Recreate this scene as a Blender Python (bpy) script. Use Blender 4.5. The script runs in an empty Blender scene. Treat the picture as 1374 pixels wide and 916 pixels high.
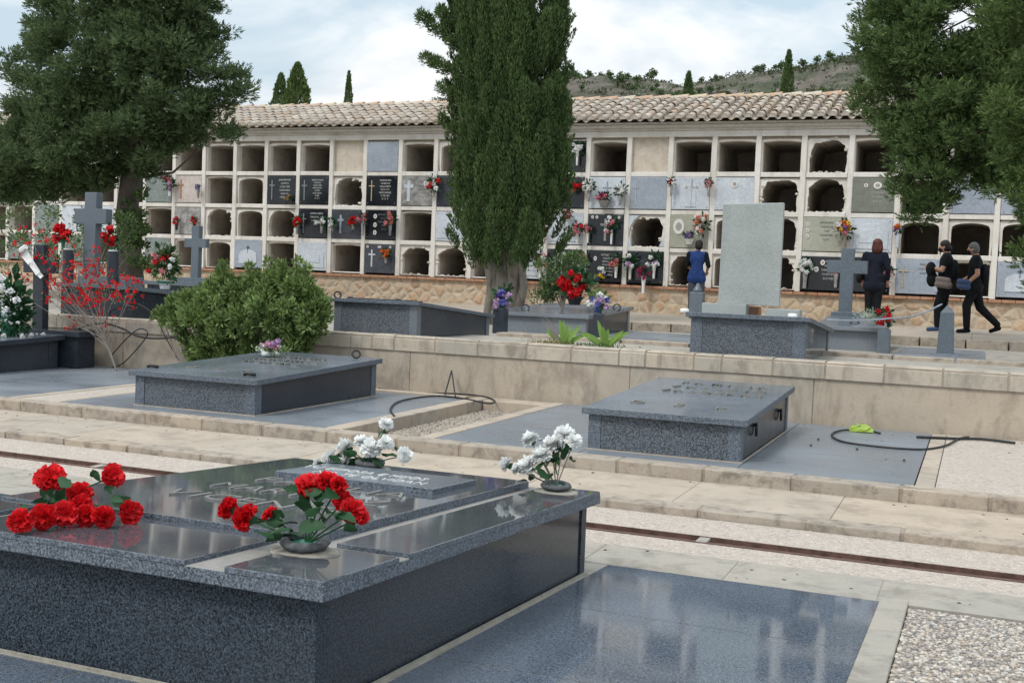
import bpy, math, random
import numpy as np
from mathutils import Vector, Matrix
random.seed(7); rng = np.random.default_rng(7)
R = math.radians
sc = bpy.context.scene
col = sc.collection
# ---------------------------------------------------------------- camera calibration (eye at the origin)
F, CX, CY = 1545.0, 687.0, 458.0
RW = np.array([[0.92590222, 0.05656948, -0.37350364],
               [0.37581895, -0.03775397, 0.92592373],
               [0.03827778, -0.99768458, -0.05621637]])
def ray(p): return RW @ np.array([p[0]-CX, p[1]-CY, F])
def onz(px, py, z):
    r = ray((px, py)); return r*(z/r[2])
def ony(px, py, y):
    r = ray((px, py)); return r*(y/r[1])
def mpp(px, py, y):
    r = ray((px, py)); return y/r[1]      # metres per pixel at that depth
SL = .06
def S(Y): return -1.43 + SL*(5.52-min(Y, 5.52))     # fore-plot paving falls away from the viewer
def onS(px, py, h=0.):
    r = ray((px, py)); t = (-1.43+h+SL*5.52)/(r[2]+SL*r[1]); return r*t
# ---------------------------------------------------------------- mesh builder
class MB:
    def __init__(s): s.v = []; s.f = []; s.n = 0; s.q = []; s.m = []
    def add(s, v, f, mi=0):
        s.v.append(np.asarray(v, float).reshape(-1, 3))
        for a in f: s.f.append(tuple(i+s.n for i in a)); s.m.append(mi)
        s.n += len(v); return s
    def hexa(s, x0, x1, y0, y1, z0a, z0b, z1a, z1b, mi=0):
        v = [(x0,y0,z0a),(x1,y0,z0a),(x1,y1,z0b),(x0,y1,z0b),(x0,y0,z1a),(x1,y0,z1a),(x1,y1,z1b),(x0,y1,z1b)]
        return s.add(v, [(0,3,2,1),(4,5,6,7),(0,1,5,4),(1,2,6,5),(2,3,7,6),(3,0,4,7)], mi)
    def box(s, x0, x1, y0, y1, z0, z1, mi=0): return s.hexa(x0,x1,y0,y1,z0,z0,z1,z1,mi)
    def tube(s, pts, rad, n=8, mi=0, cap=True):
        pts = [np.array(p, float) for p in pts]; k = len(pts)
        if not hasattr(rad, '__len__'): rad = [rad]*k
        up = np.array([0.31, 0.17, 0.93]); vs = []
        for i, p in enumerate(pts):
            d = pts[min(i+1, k-1)]-pts[max(i-1, 0)]; d /= (np.linalg.norm(d)+1e-9)
            a = np.cross(d, up)
            if np.linalg.norm(a) < .1: a = np.cross(d, np.array([1., 0, 0]))
            a /= np.linalg.norm(a); b = np.cross(d, a)
            for j in range(n):
                t = 2*math.pi*j/n; vs.append(p+rad[i]*(a*math.cos(t)+b*math.sin(t)))
        fs = [(i*n+j, i*n+(j+1) % n, (i+1)*n+(j+1) % n, (i+1)*n+j) for i in range(k-1) for j in range(n)]
        if cap: fs += [tuple(range(n))[::-1], tuple((k-1)*n+j for j in range(n))]
        return s.add(vs, fs, mi)
    def lathe(s, c, prof, n=20, mi=0, sx=1, sy=1):
        vs = []; k = len(prof)
        for r, z in prof:
            for j in range(n):
                t = 2*math.pi*j/n; vs.append((c[0]+r*sx*math.cos(t), c[1]+r*sy*math.sin(t), c[2]+z))
        fs = [(i*n+j, i*n+(j+1) % n, (i+1)*n+(j+1) % n, (i+1)*n+j) for i in range(k-1) for j in range(n)]
        fs += [tuple(range(n))[::-1], tuple((k-1)*n+j for j in range(n))]
        return s.add(vs, fs, mi)
    def torus(s, c, R1, r, ax=(0, 0, 1), n=24, m=8, mi=0, sq=1, noise=0):
        ax = Vector(ax).normalized(); q = Vector((0, 0, 1)).rotation_difference(ax)
        vs = []
        for i in range(n):
            a = 2*math.pi*i/n
            for j in range(m):
                b = 2*math.pi*j/m; rr = r*(1+noise*random.uniform(-1, 1))
                v = Vector(((R1+rr*math.cos(b))*math.cos(a), (R1+rr*math.cos(b))*math.sin(a), rr*math.sin(b)*sq)); v.rotate(q)
                vs.append((c[0]+v.x, c[1]+v.y, c[2]+v.z))
        return s.add(vs, [(i*m+j, ((i+1) % n)*m+j, ((i+1) % n)*m+(j+1) % m, i*m+(j+1) % m) for i in range(n) for j in range(m)], mi)
    def quads(s, Q):                       # Q (n,4,3)
        s.q.append(np.asarray(Q, float)); return s
def link_mesh(name, me, parent=None, loc=(0, 0, 0)):
    o = bpy.data.objects.new(name, me); col.objects.link(o); o.location = loc
    if parent: o.parent = parent
    return o
def worldloc(o):
    v = Vector((0, 0, 0))
    while o: v += o.location; o = o.parent
    return v
def build(name, mb, mat, parent=None, base=None, smooth=False, bevel=0):
    org = worldloc(parent) if parent else Vector((0, 0, 0) if base is None else [float(a) for a in base])
    V = np.concatenate(mb.v) if mb.v else np.zeros((0, 3))
    nv = len(V); faces = mb.f
    if mb.q:
        Q = np.concatenate(mb.q); V = np.concatenate([V, Q.reshape(-1, 3)])
    V = V-np.array(org)
    me = bpy.data.meshes.new(name)
    if mb.q:
        nq = len(Q); lt = [len(f) for f in faces]+[4]*nq
        li = np.concatenate([np.array([i for f in faces for i in f], int), np.arange(nv, nv+4*nq)])
        me.vertices.add(len(V)); me.vertices.foreach_set('co', V.ravel())
        me.loops.add(len(li)); me.loops.foreach_set('vertex_index', li.astype(np.int32))
        ls = np.concatenate([[0], np.cumsum(lt)[:-1]]).astype(np.int32)
        me.polygons.add(len(lt)); me.polygons.foreach_set('loop_start', ls)
        me.update(calc_edges=True); me.validate()
    else:
        me.from_pydata(V.tolist(), [], faces)
    mats = mat if isinstance(mat, (list, tuple)) else [mat]
    for m in mats: me.materials.append(m)
    if len(mats) > 1 and not mb.q: me.polygons.foreach_set('material_index', mb.m)
    if smooth: me.polygons.foreach_set('use_smooth', [True]*len(me.polygons))
    me.update()
    o = link_mesh(name, me, parent, (0, 0, 0) if parent else org)
    if bevel:
        b = o.modifiers.new('bevel', 'BEVEL'); b.width = bevel; b.segments = 2; b.limit_method = 'ANGLE'
    return o
def thing(name, label, cat, loc=(0, 0, 0), group=None):
    o = bpy.data.objects.new(name, None); col.objects.link(o); o.location = [float(a) for a in loc]
    o.empty_display_size = .1; tag(o, label, cat, group); return o
def tag(o, label, cat, group=None, kind=None):
    o['label'] = label; o['category'] = cat
    if group: o['group'] = group
    if kind: o['kind'] = kind
    return o
def struct(name, mb, mat, **k):
    o = build(name, mb, mat, **k); o['kind'] = 'structure'; return o
def unit(a): return a/(np.linalg.norm(a, axis=-1, keepdims=True)+1e-9)
def leafq(P, D, L, W):
    n = len(P); D = unit(D); S_ = unit(np.cross(D, rng.normal(size=(n, 3))))
    L = np.broadcast_to(np.asarray(L, float), (n,))[:, None]; W = np.broadcast_to(np.asarray(W, float), (n,))[:, None]
    Nn = np.cross(D, S_)
    return np.stack([P, P+D*L*.5+S_*W*.5+Nn*W*.12, P+D*L, P+D*L*.5-S_*W*.5+Nn*W*.12], 1)
def rdir(n, up=0.):
    d = unit(rng.normal(size=(n, 3))); d[:, 2] += up; return unit(d)
# ---------------------------------------------------------------- materials
def mk(name, base=(.5, .5, .5), rough=.8, spec=.5):
    m = bpy.data.materials.new(name); m.use_nodes = True; nt = m.node_tree
    b = nt.nodes['Principled BSDF']; b.inputs['Base Color'].default_value = (*base, 1)
    b.inputs['Roughness'].default_value = rough; b.inputs['Specular IOR Level'].default_value = spec
    return m, nt, b
def N(nt, t, **k):
    n = nt.nodes.new('ShaderNode'+t)
    for a, v in k.items():
        if a in n.inputs: n.inputs[a].default_value = v
        else: setattr(n, a, v)
    return n
def ramp(nt, fac, stops, interp='LINEAR'):
    r = N(nt, 'ValToRGB'); r.color_ramp.interpolation = interp
    e = r.color_ramp.elements
    while len(e) < len(stops): e.new(.5)
    for i, (p, c) in enumerate(stops):
        e[i].position = p; e[i].color = (*c, 1) if len(c) == 3 else c
    nt.links.new(fac, r.inputs[0]); return r.outputs[0]
def coord(nt, scale=(1, 1, 1)):
    g = N(nt, 'NewGeometry'); mp = N(nt, 'Mapping'); mp.inputs['Scale'].default_value = scale
    nt.links.new(g.outputs['Position'], mp.inputs[0]); return mp.outputs[0]
def noise(nt, v, scale, detail=4, rough=.6, dist=0.):
    n = N(nt, 'TexNoise'); n.inputs['Scale'].default_value = scale; n.inputs['Detail'].default_value = detail
    n.inputs['Roughness'].default_value = rough; n.inputs['Distortion'].default_value = dist
    nt.links.new(v, n.inputs['Vector']); return n.outputs[0]
def mix(nt, fac, a, b, mode='MIX'):
    m = N(nt, 'Mix'); m.data_type = 'RGBA'; m.blend_type = mode
    for s_, i in ((fac, 0), (a, 6), (b, 7)):
        if isinstance(s_, (int, float)): m.inputs[i].default_value = s_
        elif isinstance(s_, tuple): m.inputs[i].default_value = (*s_, 1)
        else: nt.links.new(s_, m.inputs[i])
    return m.outputs[2]
def bump(nt, b, h, strength=.3, dist=.01):
    n = N(nt, 'Bump'); n.inputs['Strength'].default_value = strength; n.inputs['Distance'].default_value = dist
    nt.links.new(h, n.inputs['Height']); nt.links.new(n.outputs[0], b.inputs['Normal'])
def granite(name, c, rough, contrast=.5, sc_=260, spec=.5, bumpy=0, dust=.0):
    m, nt, b = mk(name, c, rough, spec); v = coord(nt)
    n1 = noise(nt, v, sc_, 3, .7); n2 = noise(nt, v, sc_*.6, 2, .5); n3 = noise(nt, v, 1.3, 4, .6)
    d = tuple(x*(1-contrast) for x in c); l = tuple(min(1, x*(1+contrast*1.7)) for x in c)
    a = ramp(nt, n1, [(.39, d), (.5, c), (.61, l)])
    a = mix(nt, .35, a, ramp(nt, n2, [(.42, d), (.60, l)]))
    a = mix(nt, ramp(nt, n3, [(.45, (0, 0, 0)), (.75, (.25+dust, .25+dust, .25+dust))]), a, tuple(min(1, x*1.5+.05) for x in c))
    nt.links.new(a, b.inputs['Base Color'])
    rr = ramp(nt, n3, [(.35, (rough*.8,)*3), (.7, (min(1, rough*1.6),)*3)]); nt.links.new(rr, b.inputs['Roughness'])
    if bumpy: bump(nt, b, n1, bumpy, .004)
    return m
def stained(name, c1, c2, dirt, rough=.9, sc_=3., dirt_amt=.5, fine=60, bmp=.3, streak=False, spec=.3, block=False):
    m, nt, b = mk(name, c1, rough, spec); v = coord(nt)
    a = mix(nt, ramp(nt, noise(nt, v, sc_, 5, .65), [(.35, (0, 0, 0)), (.65, (1, 1, 1))]), c1, c2)
    vs = coord(nt, (1, 1, .42)) if streak else v
    dm = ramp(nt, noise(nt, vs, sc_*1.9, 6, .7, .4), [(.48, (0, 0, 0)), (.66, (dirt_amt,)*3)])
    a = mix(nt, dm, a, dirt)
    if block:
        g = N(nt, 'NewGeometry'); a = mix(nt, 1.0, a, ramp(nt, g.outputs['Random Per Island'], [(0, (.86, .855, .85)), (.3, (1.02, .985, .95)), (.55, (.94, .935, .93)), (.8, (1.06, 1.0, .94)), (1, (.99, .99, .99))]), 'MULTIPLY')
    fn = noise(nt, v, fine, 4, .7)
    a = mix(nt, ramp(nt, fn, [(.3, (.0,)*3), (.7, (.3,)*3)]), a, tuple(x*.6 for x in c1))
    nt.links.new(a, b.inputs['Base Color']); bump(nt, b, fn, bmp, .006); return m
def leafm(name, c1, c2, rough=.6, trans=.25, spec=.3):
    m, nt, b = mk(name, c1, rough, spec); g = N(nt, 'NewGeometry')
    a = ramp(nt, g.outputs['Random Per Island'], [(0., c1), (.6, c2), (1., tuple(x*1.5 for x in c2))])
    nz = noise(nt, coord(nt), 2.6, 4, .65)
    a = mix(nt, ramp(nt, nz, [(.4, (0, 0, 0)), (.65, (.45,)*3)]), a, tuple(x*.7 for x in c1))
    nt.links.new(a, b.inputs['Base Color'])
    t = N(nt, 'BsdfTranslucent'); nt.links.new(a, t.inputs[0]); ms = N(nt, 'MixShader'); ms.inputs[0].default_value = trans
    nt.links.new(b.outputs[0], ms.inputs[1]); nt.links.new(t.outputs[0], ms.inputs[2])
    nt.links.new(ms.outputs[0], nt.nodes['Material Output'].inputs[0]); return m
def petal(name, c, v=.25, rough=.55, sss=0):
    m, nt, b = mk(name, c, rough, .25); g = N(nt, 'NewGeometry')
    a = ramp(nt, g.outputs['Random Per Island'], [(0., tuple(x*(1-v) for x in c)), (1., tuple(min(1, x*(1+v)) for x in c))])
    nt.links.new(a, b.inputs['Base Color'])
    t = N(nt, 'BsdfTranslucent'); nt.links.new(a, t.inputs[0]); ms = N(nt, 'MixShader'); ms.inputs[0].default_value = .3
    nt.links.new(b.outputs[0], ms.inputs[1]); nt.links.new(t.outputs[0], ms.inputs[2])
    nt.links.new(ms.outputs[0], nt.nodes['Material Output'].inputs[0]); return m
def plain(name, c, rough=.7, spec=.4, metal=0, vary=.15, sc_=20):
    m, nt, b = mk(name, c, rough, spec); b.inputs['Metallic'].default_value = metal
    n = noise(nt, coord(nt), sc_, 4, .6)
    nt.links.new(ramp(nt, n, [(.3, tuple(x*(1-vary) for x in c)), (.7, tuple(min(1, x*(1+vary)) for x in c))]), b.inputs['Base Color'])
    return m
M = {}
M['gr_pol'] = granite('granite_polished', (.070, .078, .090), .05, .4, 170, .5)
M['gr_edge'] = granite('granite_edge', (.095, .112, .135), .5, .8, 180, .25, .3)
M['gr_panel'] = granite('granite_panel', (.021, .027, .035), .36, 2.0, 190, .14)
M['gr_side'] = granite('granite_side', (.019, .024, .032), .13, 1.3, 190, .2)
M['gr_pave'] = granite('granite_paving', (.092, .113, .145), .055, .6, 170, .5, dust=.15)
M['gr_pave2'] = granite('granite_paving_back', (.17, .19, .215), .30, .3, 160, .35, dust=.1)
M['gr_lid2'] = granite('granite_lid_back', (.115, .135, .16), .2, .35, 150, .5)
M['gr_spk'] = granite('granite_speckled', (.070, .080, .093), .45, 1.25, 165, .25)
M['gr_dk'] = granite('granite_dark', (.03, .037, .048), .2, .4, 200, .3)
M['gr_cross'] = granite('granite_cross', (.105, .128, .152), .4, .35, 150, .35)
M['gr_stele'] = granite('granite_stele', (.285, .31, .30), .35, .18, 150, .4, dust=.15)
M['groove'] = stained('rough_sawn_groove', (.36, .345, .325), (.30, .29, .27), (.2, .19, .175), .9, 9, .5, 150, .8)
M['kerb'] = stained('kerb_stone', (.46, .405, .34), (.37, .325, .275), (.15, .13, .11), .9, 4.2, .8, 60, .8, block=True)
M['band'] = stained('weathered_concrete', (.36, .34, .30), (.43, .39, .33), (.19, .175, .15), .85, 2.6, .65, 60, .4)
M['path'] = stained('path_stone', (.485, .425, .355), (.415, .365, .305), (.24, .205, .17), .9, 2.2, .6, 50, .4, block=True)
M['rwall'] = stained('retaining_stone', (.49, .43, .355), (.41, .36, .295), (.21, .18, .145), .9, 2.0, .75, 40, .5, streak=True, block=True)
M['rcap'] = stained('cap_stone', (.52, .47, .395), (.44, .395, .335), (.21, .185, .155), .9, 3.0, .75, 50, .5, streak=True, block=True)
M['joint'] = stained('joint_mortar', (.40, .335, .265), (.33, .275, .22), (.2, .16, .125), .95, 6, .6, 60, .6)
M['plaster'] = stained('aged_lime_plaster', (.80, .775, .73), (.72, .68, .62), (.44, .38, .32), .92, 1.5, .5, 30, .5, streak=True)
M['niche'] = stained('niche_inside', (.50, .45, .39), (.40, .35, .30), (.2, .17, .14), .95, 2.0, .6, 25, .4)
M['patch'] = stained('sealed_plaster', (.66, .59, .49), (.56, .50, .43), (.38, .31, .24), .95, 2.6, .6, 30, .5)
M['brick'] = stained('ledge_brick', (.42, .20, .12), (.50, .30, .20), (.25, .16, .11), .9, 9, .5, 60, .5)
def soil():
    m, nt, b = mk('sandy_ground', (.5, .43, .35), .95, .2); v = coord(nt)
    a = ramp(nt, noise(nt, v, 1.1, 6, .7), [(.3, (.38, .32, .26)), (.55, (.52, .45, .37)), (.75, (.58, .51, .43))])
    f = noise(nt, v, 90, 4, .7); a = mix(nt, ramp(nt, f, [(.4, (0,)*3), (.7, (.5,)*3)]), a, (.28, .24, .2))
    nt.links.new(a, b.inputs['Base Color']); bump(nt, b, f, .6, .01); return m
M['soil'] = soil()
def pebble_mat(name, cols, scale, mortar, bs=.8, edge=.08):
    m, nt, b = mk(name, cols[0], .8, .3); v = coord(nt)
    w = N(nt, 'TexNoise'); w.inputs['Scale'].default_value = scale*.7; nt.links.new(v, w.inputs['Vector'])
    vm = N(nt, 'VectorMath', operation='MULTIPLY_ADD'); vm.inputs[1].default_value = (.35/scale,)*3
    nt.links.new(w.outputs[1], vm.inputs[0]); nt.links.new(v, vm.inputs[2])
    vo = N(nt, 'TexVoronoi', Scale=scale); nt.links.new(vm.outputs[0], vo.inputs['Vector'])
    vd = N(nt, 'TexVoronoi', Scale=scale); vd.feature = 'DISTANCE_TO_EDGE'; nt.links.new(vm.outputs[0], vd.inputs['Vector'])
    sp = N(nt, 'SeparateColor'); nt.links.new(vo.outputs['Color'], sp.inputs[0])
    k = len(cols); a = ramp(nt, sp.outputs[0], [(i/(k-1), c) for i, c in enumerate(cols)])
    a = mix(nt, .25, a, ramp(nt, noise(nt, v, scale*3, 4, .7), [(.3, (.2, .17, .14)), (.7, (.75, .68, .6))]))
    e = ramp(nt, vd.outputs[0], [(edge*.5, (0,)*3), (edge*1.3, (1,)*3)])
    a = mix(nt, e, mortar, a); nt.links.new(a, b.inputs['Base Color'])
    h = ramp(nt, vd.outputs[0], [(0, (0,)*3), (edge*3, (1,)*3)]); bump(nt, b, h, bs, .6/scale); return m
M['gravel'] = pebble_mat('washed_gravel', [(.50, .42, .37), (.62, .54, .47), (.36, .30, .28), (.66, .60, .53), (.46, .36, .31)], 42, (.50, .44, .38), .6, .12)
M['rubble'] = pebble_mat('rubble_masonry', [(.46, .27, .14), (.52, .37, .22), (.36, .22, .13), (.55, .43, .28), (.48, .29, .16), (.44, .36, .27), (.52, .40, .26)], 4.6, (.50, .42, .32), .35, .10)
M['pebsoil'] = pebble_mat('pebble_bed', [(.30, .26, .23), (.5, .43, .36), (.2, .18, .17)], 60, (.22, .19, .16), .6, .1)
def islandm(name, cols, rough=.7, spec=.4, nz=30, amt=.3):
    m, nt, b = mk(name, cols[0], rough, spec); g = N(nt, 'NewGeometry'); k = len(cols)
    a = ramp(nt, g.outputs['Random Per Island'], [(i/(k-1), c) for i, c in enumerate(cols)])
    n = noise(nt, coord(nt), nz, 5, .7)
    a = mix(nt, ramp(nt, n, [(.4, (0,)*3), (.7, (amt,)*3)]), a, tuple(x*.5 for x in cols[0]))
    nt.links.new(a, b.inputs['Base Color']); bump(nt, b, n, .3, .005); return m
M['pebbles'] = islandm('loose_pebbles', [(.46, .42, .37), (.24, .23, .23), (.60, .56, .50), (.36, .30, .25), (.16, .155, .16), (.52, .43, .33), (.66, .64, .60)], .7, .4, 90)
M['pebdull'] = islandm('dull_trench_gravel', [(.36, .31, .26), (.42, .37, .31), (.30, .26, .22), (.46, .41, .35), (.25, .22, .19)], .85, .2, 60)
M['tile'] = islandm('clay_roof_tile', [(.52, .45, .375), (.45, .385, .325), (.59, .53, .45), (.48, .375, .285), (.42, .37, .325), (.63, .57, .49)], .9, .2, 14, .6)
M['ridge'] = islandm('ridge_tile', [(.55, .42, .28), (.50, .33, .22), (.58, .52, .42), (.60, .47, .31)], .9, .2, 10, .4)
M['mortar'] = stained('white_mortar', (.68, .64, .57), (.60, .54, .46), (.38, .32, .25), .95, 8, .5, 50, .5)
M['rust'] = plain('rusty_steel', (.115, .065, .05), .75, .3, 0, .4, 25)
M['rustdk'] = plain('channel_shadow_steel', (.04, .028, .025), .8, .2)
M['brass'] = plain('aged_bronze', (.25, .245, .23), .45, .5, .4, .25, 60)
M['iron'] = plain('dark_iron', (.03, .032, .035), .5, .5, .5)
M['rubber'] = plain('black_rubber', (.018, .02, .024), .5, .4)
M['white'] = plain('white_plastic', (.75, .75, .73), .5, .4)
M['pot_black'] = plain('black_plastic', (.02, .022, .026), .4, .4)
M['pot_green'] = plain('green_plastic', (.02, .14, .09), .4, .4)
M['oasis'] = plain('grey_putty', (.10, .105, .11), .85, .3, 0, .4, 50)
M['glue'] = stained('dried_cement', (.42, .40, .34), (.33, .31, .27), (.2, .18, .15), .95, 25, .5, 120, .8)
M['bark'] = stained('grey_bark', (.36, .32, .275), (.25, .215, .185), (.09, .075, .06), .95, 5, .6, 30, .9, streak=True)
M['barkd'] = stained('dark_bark', (.13, .11, .095), (.09, .075, .065), (.05, .042, .036), .95, 5, .6, 30, .9, streak=True)
M['twig'] = plain('pale_twig', (.24, .215, .19), .85, .2)
M['stem'] = plain('green_stem', (.03, .10, .045), .6, .3)
M['stem2'] = plain('grey_wire_stem', (.20, .21, .19), .5, .3)
M['pine'] = leafm('pine_needles', (.056, .092, .043), (.125, .178, .078), .75, .32, .15)
M['cyp'] = leafm('cypress_scale_leaves', (.050, .088, .034), (.110, .165, .060), .75, .32, .15)
M['tree3'] = leafm('tree_foliage_right', (.066, .112, .040), (.14, .205, .072), .7, .32, .2)
M['tree4'] = leafm('tree_foliage_olive', (.06, .10, .032), (.12, .175, .055), .7, .3, .2)
M['bush'] = leafm('glossy_shrub_leaves', (.080, .13, .035), (.23, .32, .11), .42, .35, .45)
M['bush2'] = leafm('pale_shrub_leaves', (.06, .11, .04), (.14, .20, .08), .5, .25, .3)
M['agave'] = leafm('succulent_blades', (.16, .30, .06), (.26, .42, .10), .45, .3, .4)
M['dry'] = leafm('dry_ground_plants', (.24, .19, .08), (.34, .25, .12), .8, .2, .2)
M['leaf'] = leafm('silk_leaves', (.012, .050, .018), (.026, .082, .032), .55, .15, .25)
M['gyp'] = leafm('pale_green_sprays', (.30, .36, .26), (.55, .60, .50), .8, .3, .2)
M['red'] = petal('red_petals', (.68, .012, .018), .3)
M['redd'] = petal('deep_red_petals', (.55, .01, .016), .35)
M['whitef'] = petal('white_petals', (.88, .89, .88), .05)
M['pink'] = petal('pink_petals', (.72, .26, .32), .3)
M['salmon'] = petal('salmon_petals', (.78, .32, .22), .3)
M['magenta'] = petal('magenta_petals', (.40, .03, .12), .35)
M['purple'] = petal('violet_petals', (.20, .13, .42), .35)
M['lilac'] = petal('lilac_petals', (.55, .38, .58), .25)
M['blue'] = petal('blue_petals', (.13, .15, .45), .3)
M['orange'] = petal('orange_petals', (.80, .20, .04), .3)
M['yellow'] = petal('yellow_petals', (.80, .62, .06), .2)
M['tan'] = petal('dried_petals', (.42, .28, .14), .3)
M['pl_black'] = plain('black_marble', (.013, .015, .020), .12, .5, 0, .3, 8)
M['pl_slate'] = plain('slate_marble', (.055, .06, .075), .25, .5, 0, .25, 8)
M['pl_blue'] = granite('blue_grey_marble', (.30, .34, .40), .3, .12, 25, .5, dust=.2)
M['pl_pale'] = granite('pale_grey_marble', (.50, .54, .59), .3, .10, 20, .5, dust=.1)
M['pl_olive'] = granite('olive_marble', (.34, .345, .28), .3, .12, 25, .5, dust=.1)
M['pl_dolive'] = granite('dark_olive_marble', (.17, .18, .15), .3, .12, 25, .5, dust=.1)
M['pl_grey'] = granite('figured_grey_marble', (.26, .255, .25), .3, .35, 9, .5)
M['pl_pink'] = granite('pinkish_marble', (.50, .44, .41), .4, .12, 18, .5)
M['pl_green'] = granite('green_grey_marble', (.18, .21, .20), .3, .2, 12, .5)
M['letters'] = plain('pale_lettering', (.62, .62, .60), .5, .4)
M['letdim'] = plain('dim_lettering', (.20, .21, .23), .5, .4)
M['porc'] = plain('porcelain', (.70, .68, .64), .3, .5)
M['portrait'] = plain('faded_portrait', (.34, .32, .30), .35, .4, 0, .4, 40)
M['gold'] = plain('gilt_metal', (.55, .44, .27), .4, .5, .3)
M['skin'] = plain('skin', (.42, .235, .165), .6, .3, 0, .08, 15)
M['hair_dk'] = plain('dark_hair', (.016, .012, .012), .6, .3, 0, .4, 60)
M['hair_au'] = plain('auburn_hair', (.085, .025, .018), .55, .3, 0, .4, 60)
M['hair_gr'] = plain('grey_hair', (.11, .11, .115), .6, .3, 0, .5, 60)
M['cl_black'] = plain('black_cloth', (.010, .011, .014), .9, .15, 0, .35, 12)
M['cl_blue'] = plain('blue_vest_cloth', (.022, .05, .17), .85, .15, 0, .25, 14)
M['cl_grey'] = plain('grey_trouser_cloth', (.075, .085, .10), .9, .15, 0, .2, 20)
M['cl_navy'] = plain('navy_cloth', (.012, .015, .026), .9, .15, 0, .3, 12)
M['bag'] = plain('taupe_leather', (.16, .13, .12), .6, .4, 0, .12, 30)
M['denim'] = plain('denim_cloth', (.05, .08, .16), .9, .2)
M['lime'] = plain('lime_plastic', (.30, .42, .06), .35, .5)
M['rock'] = None
# ---------------------------------------------------------------- world, sun, camera
W = bpy.data.worlds.new('World'); sc.world = W; W.use_nodes = True; nt = W.node_tree
bg = nt.nodes['Background']; bg.inputs[1].default_value = .10
sky = N(nt, 'TexSky'); sky.sky_type = 'NISHITA'; sky.sun_disc = False
SUN_EL, SUN_AZ = R(52), R(205)     # azimuth: from +Y clockwise
sky.sun_elevation = SUN_EL; sky.sun_rotation = SUN_AZ; sky.dust_density = 2.0; sky.air_density = 1.0
tc = N(nt, 'TexCoord'); sx = N(nt, 'SeparateXYZ'); nt.links.new(tc.outputs['Generated'], sx.inputs[0])
mx = N(nt, 'Math', operation='MAXIMUM'); nt.links.new(sx.outputs[2], mx.inputs[0]); mx.inputs[1].default_value = 0.0
ad = N(nt, 'Math', operation='ADD'); nt.links.new(mx.outputs[0], ad.inputs[0]); ad.inputs[1].default_value = .22
cv = N(nt, 'CombineXYZ')
for i in (0, 1):
    dv = N(nt, 'Math', operation='DIVIDE'); nt.links.new(sx.outputs[i], dv.inputs[0]); nt.links.new(ad.outputs[0], dv.inputs[1]); nt.links.new(dv.outputs[0], cv.inputs[i])
n1 = N(nt, 'TexNoise', Scale=1.15, Detail=7, Roughness=.55, Distortion=.5); nt.links.new(cv.outputs[0], n1.inputs['Vector'])
n2 = N(nt, 'TexNoise', Scale=2.6, Detail=6, Roughness=.6); nt.links.new(cv.outputs[0], n2.inputs['Vector'])
cover = ramp(nt, n1.outputs[0], [(.43, (.08,)*3), (.56, (1,)*3)])
cloudc = ramp(nt, n2.outputs[0], [(.30, (6.8, 7.1, 7.4)), (.55, (8.3, 8.4, 8.5))])
skc = mix(nt, 1.0, sky.outputs[0], (.85, .97, 1.0), 'MULTIPLY')
skb = mix(nt, .75, skc, (5.2, 6.4, 7.1))
zf_ = N(nt, 'MapRange'); nt.links.new(mx.outputs[0], zf_.inputs[0]); zf_.inputs[3].default_value = .98; zf_.inputs[4].default_value = 1.75
sc_v = N(nt, 'VectorMath', operation='SCALE'); nt.links.new(mix(nt, cover, skb, cloudc), sc_v.inputs[0]); nt.links.new(zf_.outputs[0], sc_v.inputs['Scale'])
nt.links.new(sc_v.outputs[0], bg.inputs[0])
sun = bpy.data.lights.new('sun', 'SUN'); sun.energy = 1.6; sun.angle = R(14); sun.color = (1, .96, .90)
so = bpy.data.objects.new('sun', sun); col.objects.link(so)
sd = Vector((math.sin(SUN_AZ)*math.cos(SUN_EL), math.cos(SUN_AZ)*math.cos(SUN_EL), math.sin(SUN_EL)))
so.rotation_euler = sd.to_track_quat('Z', 'Y').to_euler(); so.location = (0, 0, 30)
cam = bpy.data.cameras.new('camera'); co = bpy.data.objects.new('camera', cam); col.objects.link(co)
cam.sensor_width = 36; cam.lens = F/1374*36; cam.clip_end = 5000; cam.clip_start = .05
co.matrix_world = Matrix([[RW[i][0], -RW[i][1], -RW[i][2], 0] for i in range(3)]+[[0, 0, 0, 1]])
sc.camera = co
sc.view_settings.view_transform = 'Standard'; sc.view_settings.look = 'None'
sc.view_settings.exposure = .20; sc.view_settings.gamma = 1
# ---------------------------------------------------------------- ground and paving
mb = MB()
ys = [-60, 2, 11.45, 11.46, 60, 160, 900]; zs = [-1.62, -1.62, -1.62, -.80, -.80, -2, -8]
for i in range(len(ys)-1):
    mb.add([(-900, ys[i], zs[i]), (900, ys[i], zs[i]), (900, ys[i+1], zs[i+1]), (-900, ys[i+1], zs[i+1])], [(0, 1, 2, 3)])
struct('ground', mb, M['soil'])
def slabs(x0, x1, y0, y1, zf, nx, ny, th=.05, gap=.008, xs=None, ysl=None):
    m_ = MB(); xs = xs or list(np.linspace(x0, x1, nx+1)); ysl = ysl or list(np.linspace(y0, y1, ny+1))
    for i in range(len(xs)-1):
        for j in range(len(ysl)-1):
            a, b = ysl[j]+gap/2, ysl[j+1]-gap/2; d = random.uniform(-.0006, .0006)
            m_.hexa(xs[i]+gap/2, xs[i+1]-gap/2, a, b, zf(a)-th, zf(b)-th, zf(a)+d, zf(b)+d)
    return m_
fl = lambda z: (lambda Y: z)
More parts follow.
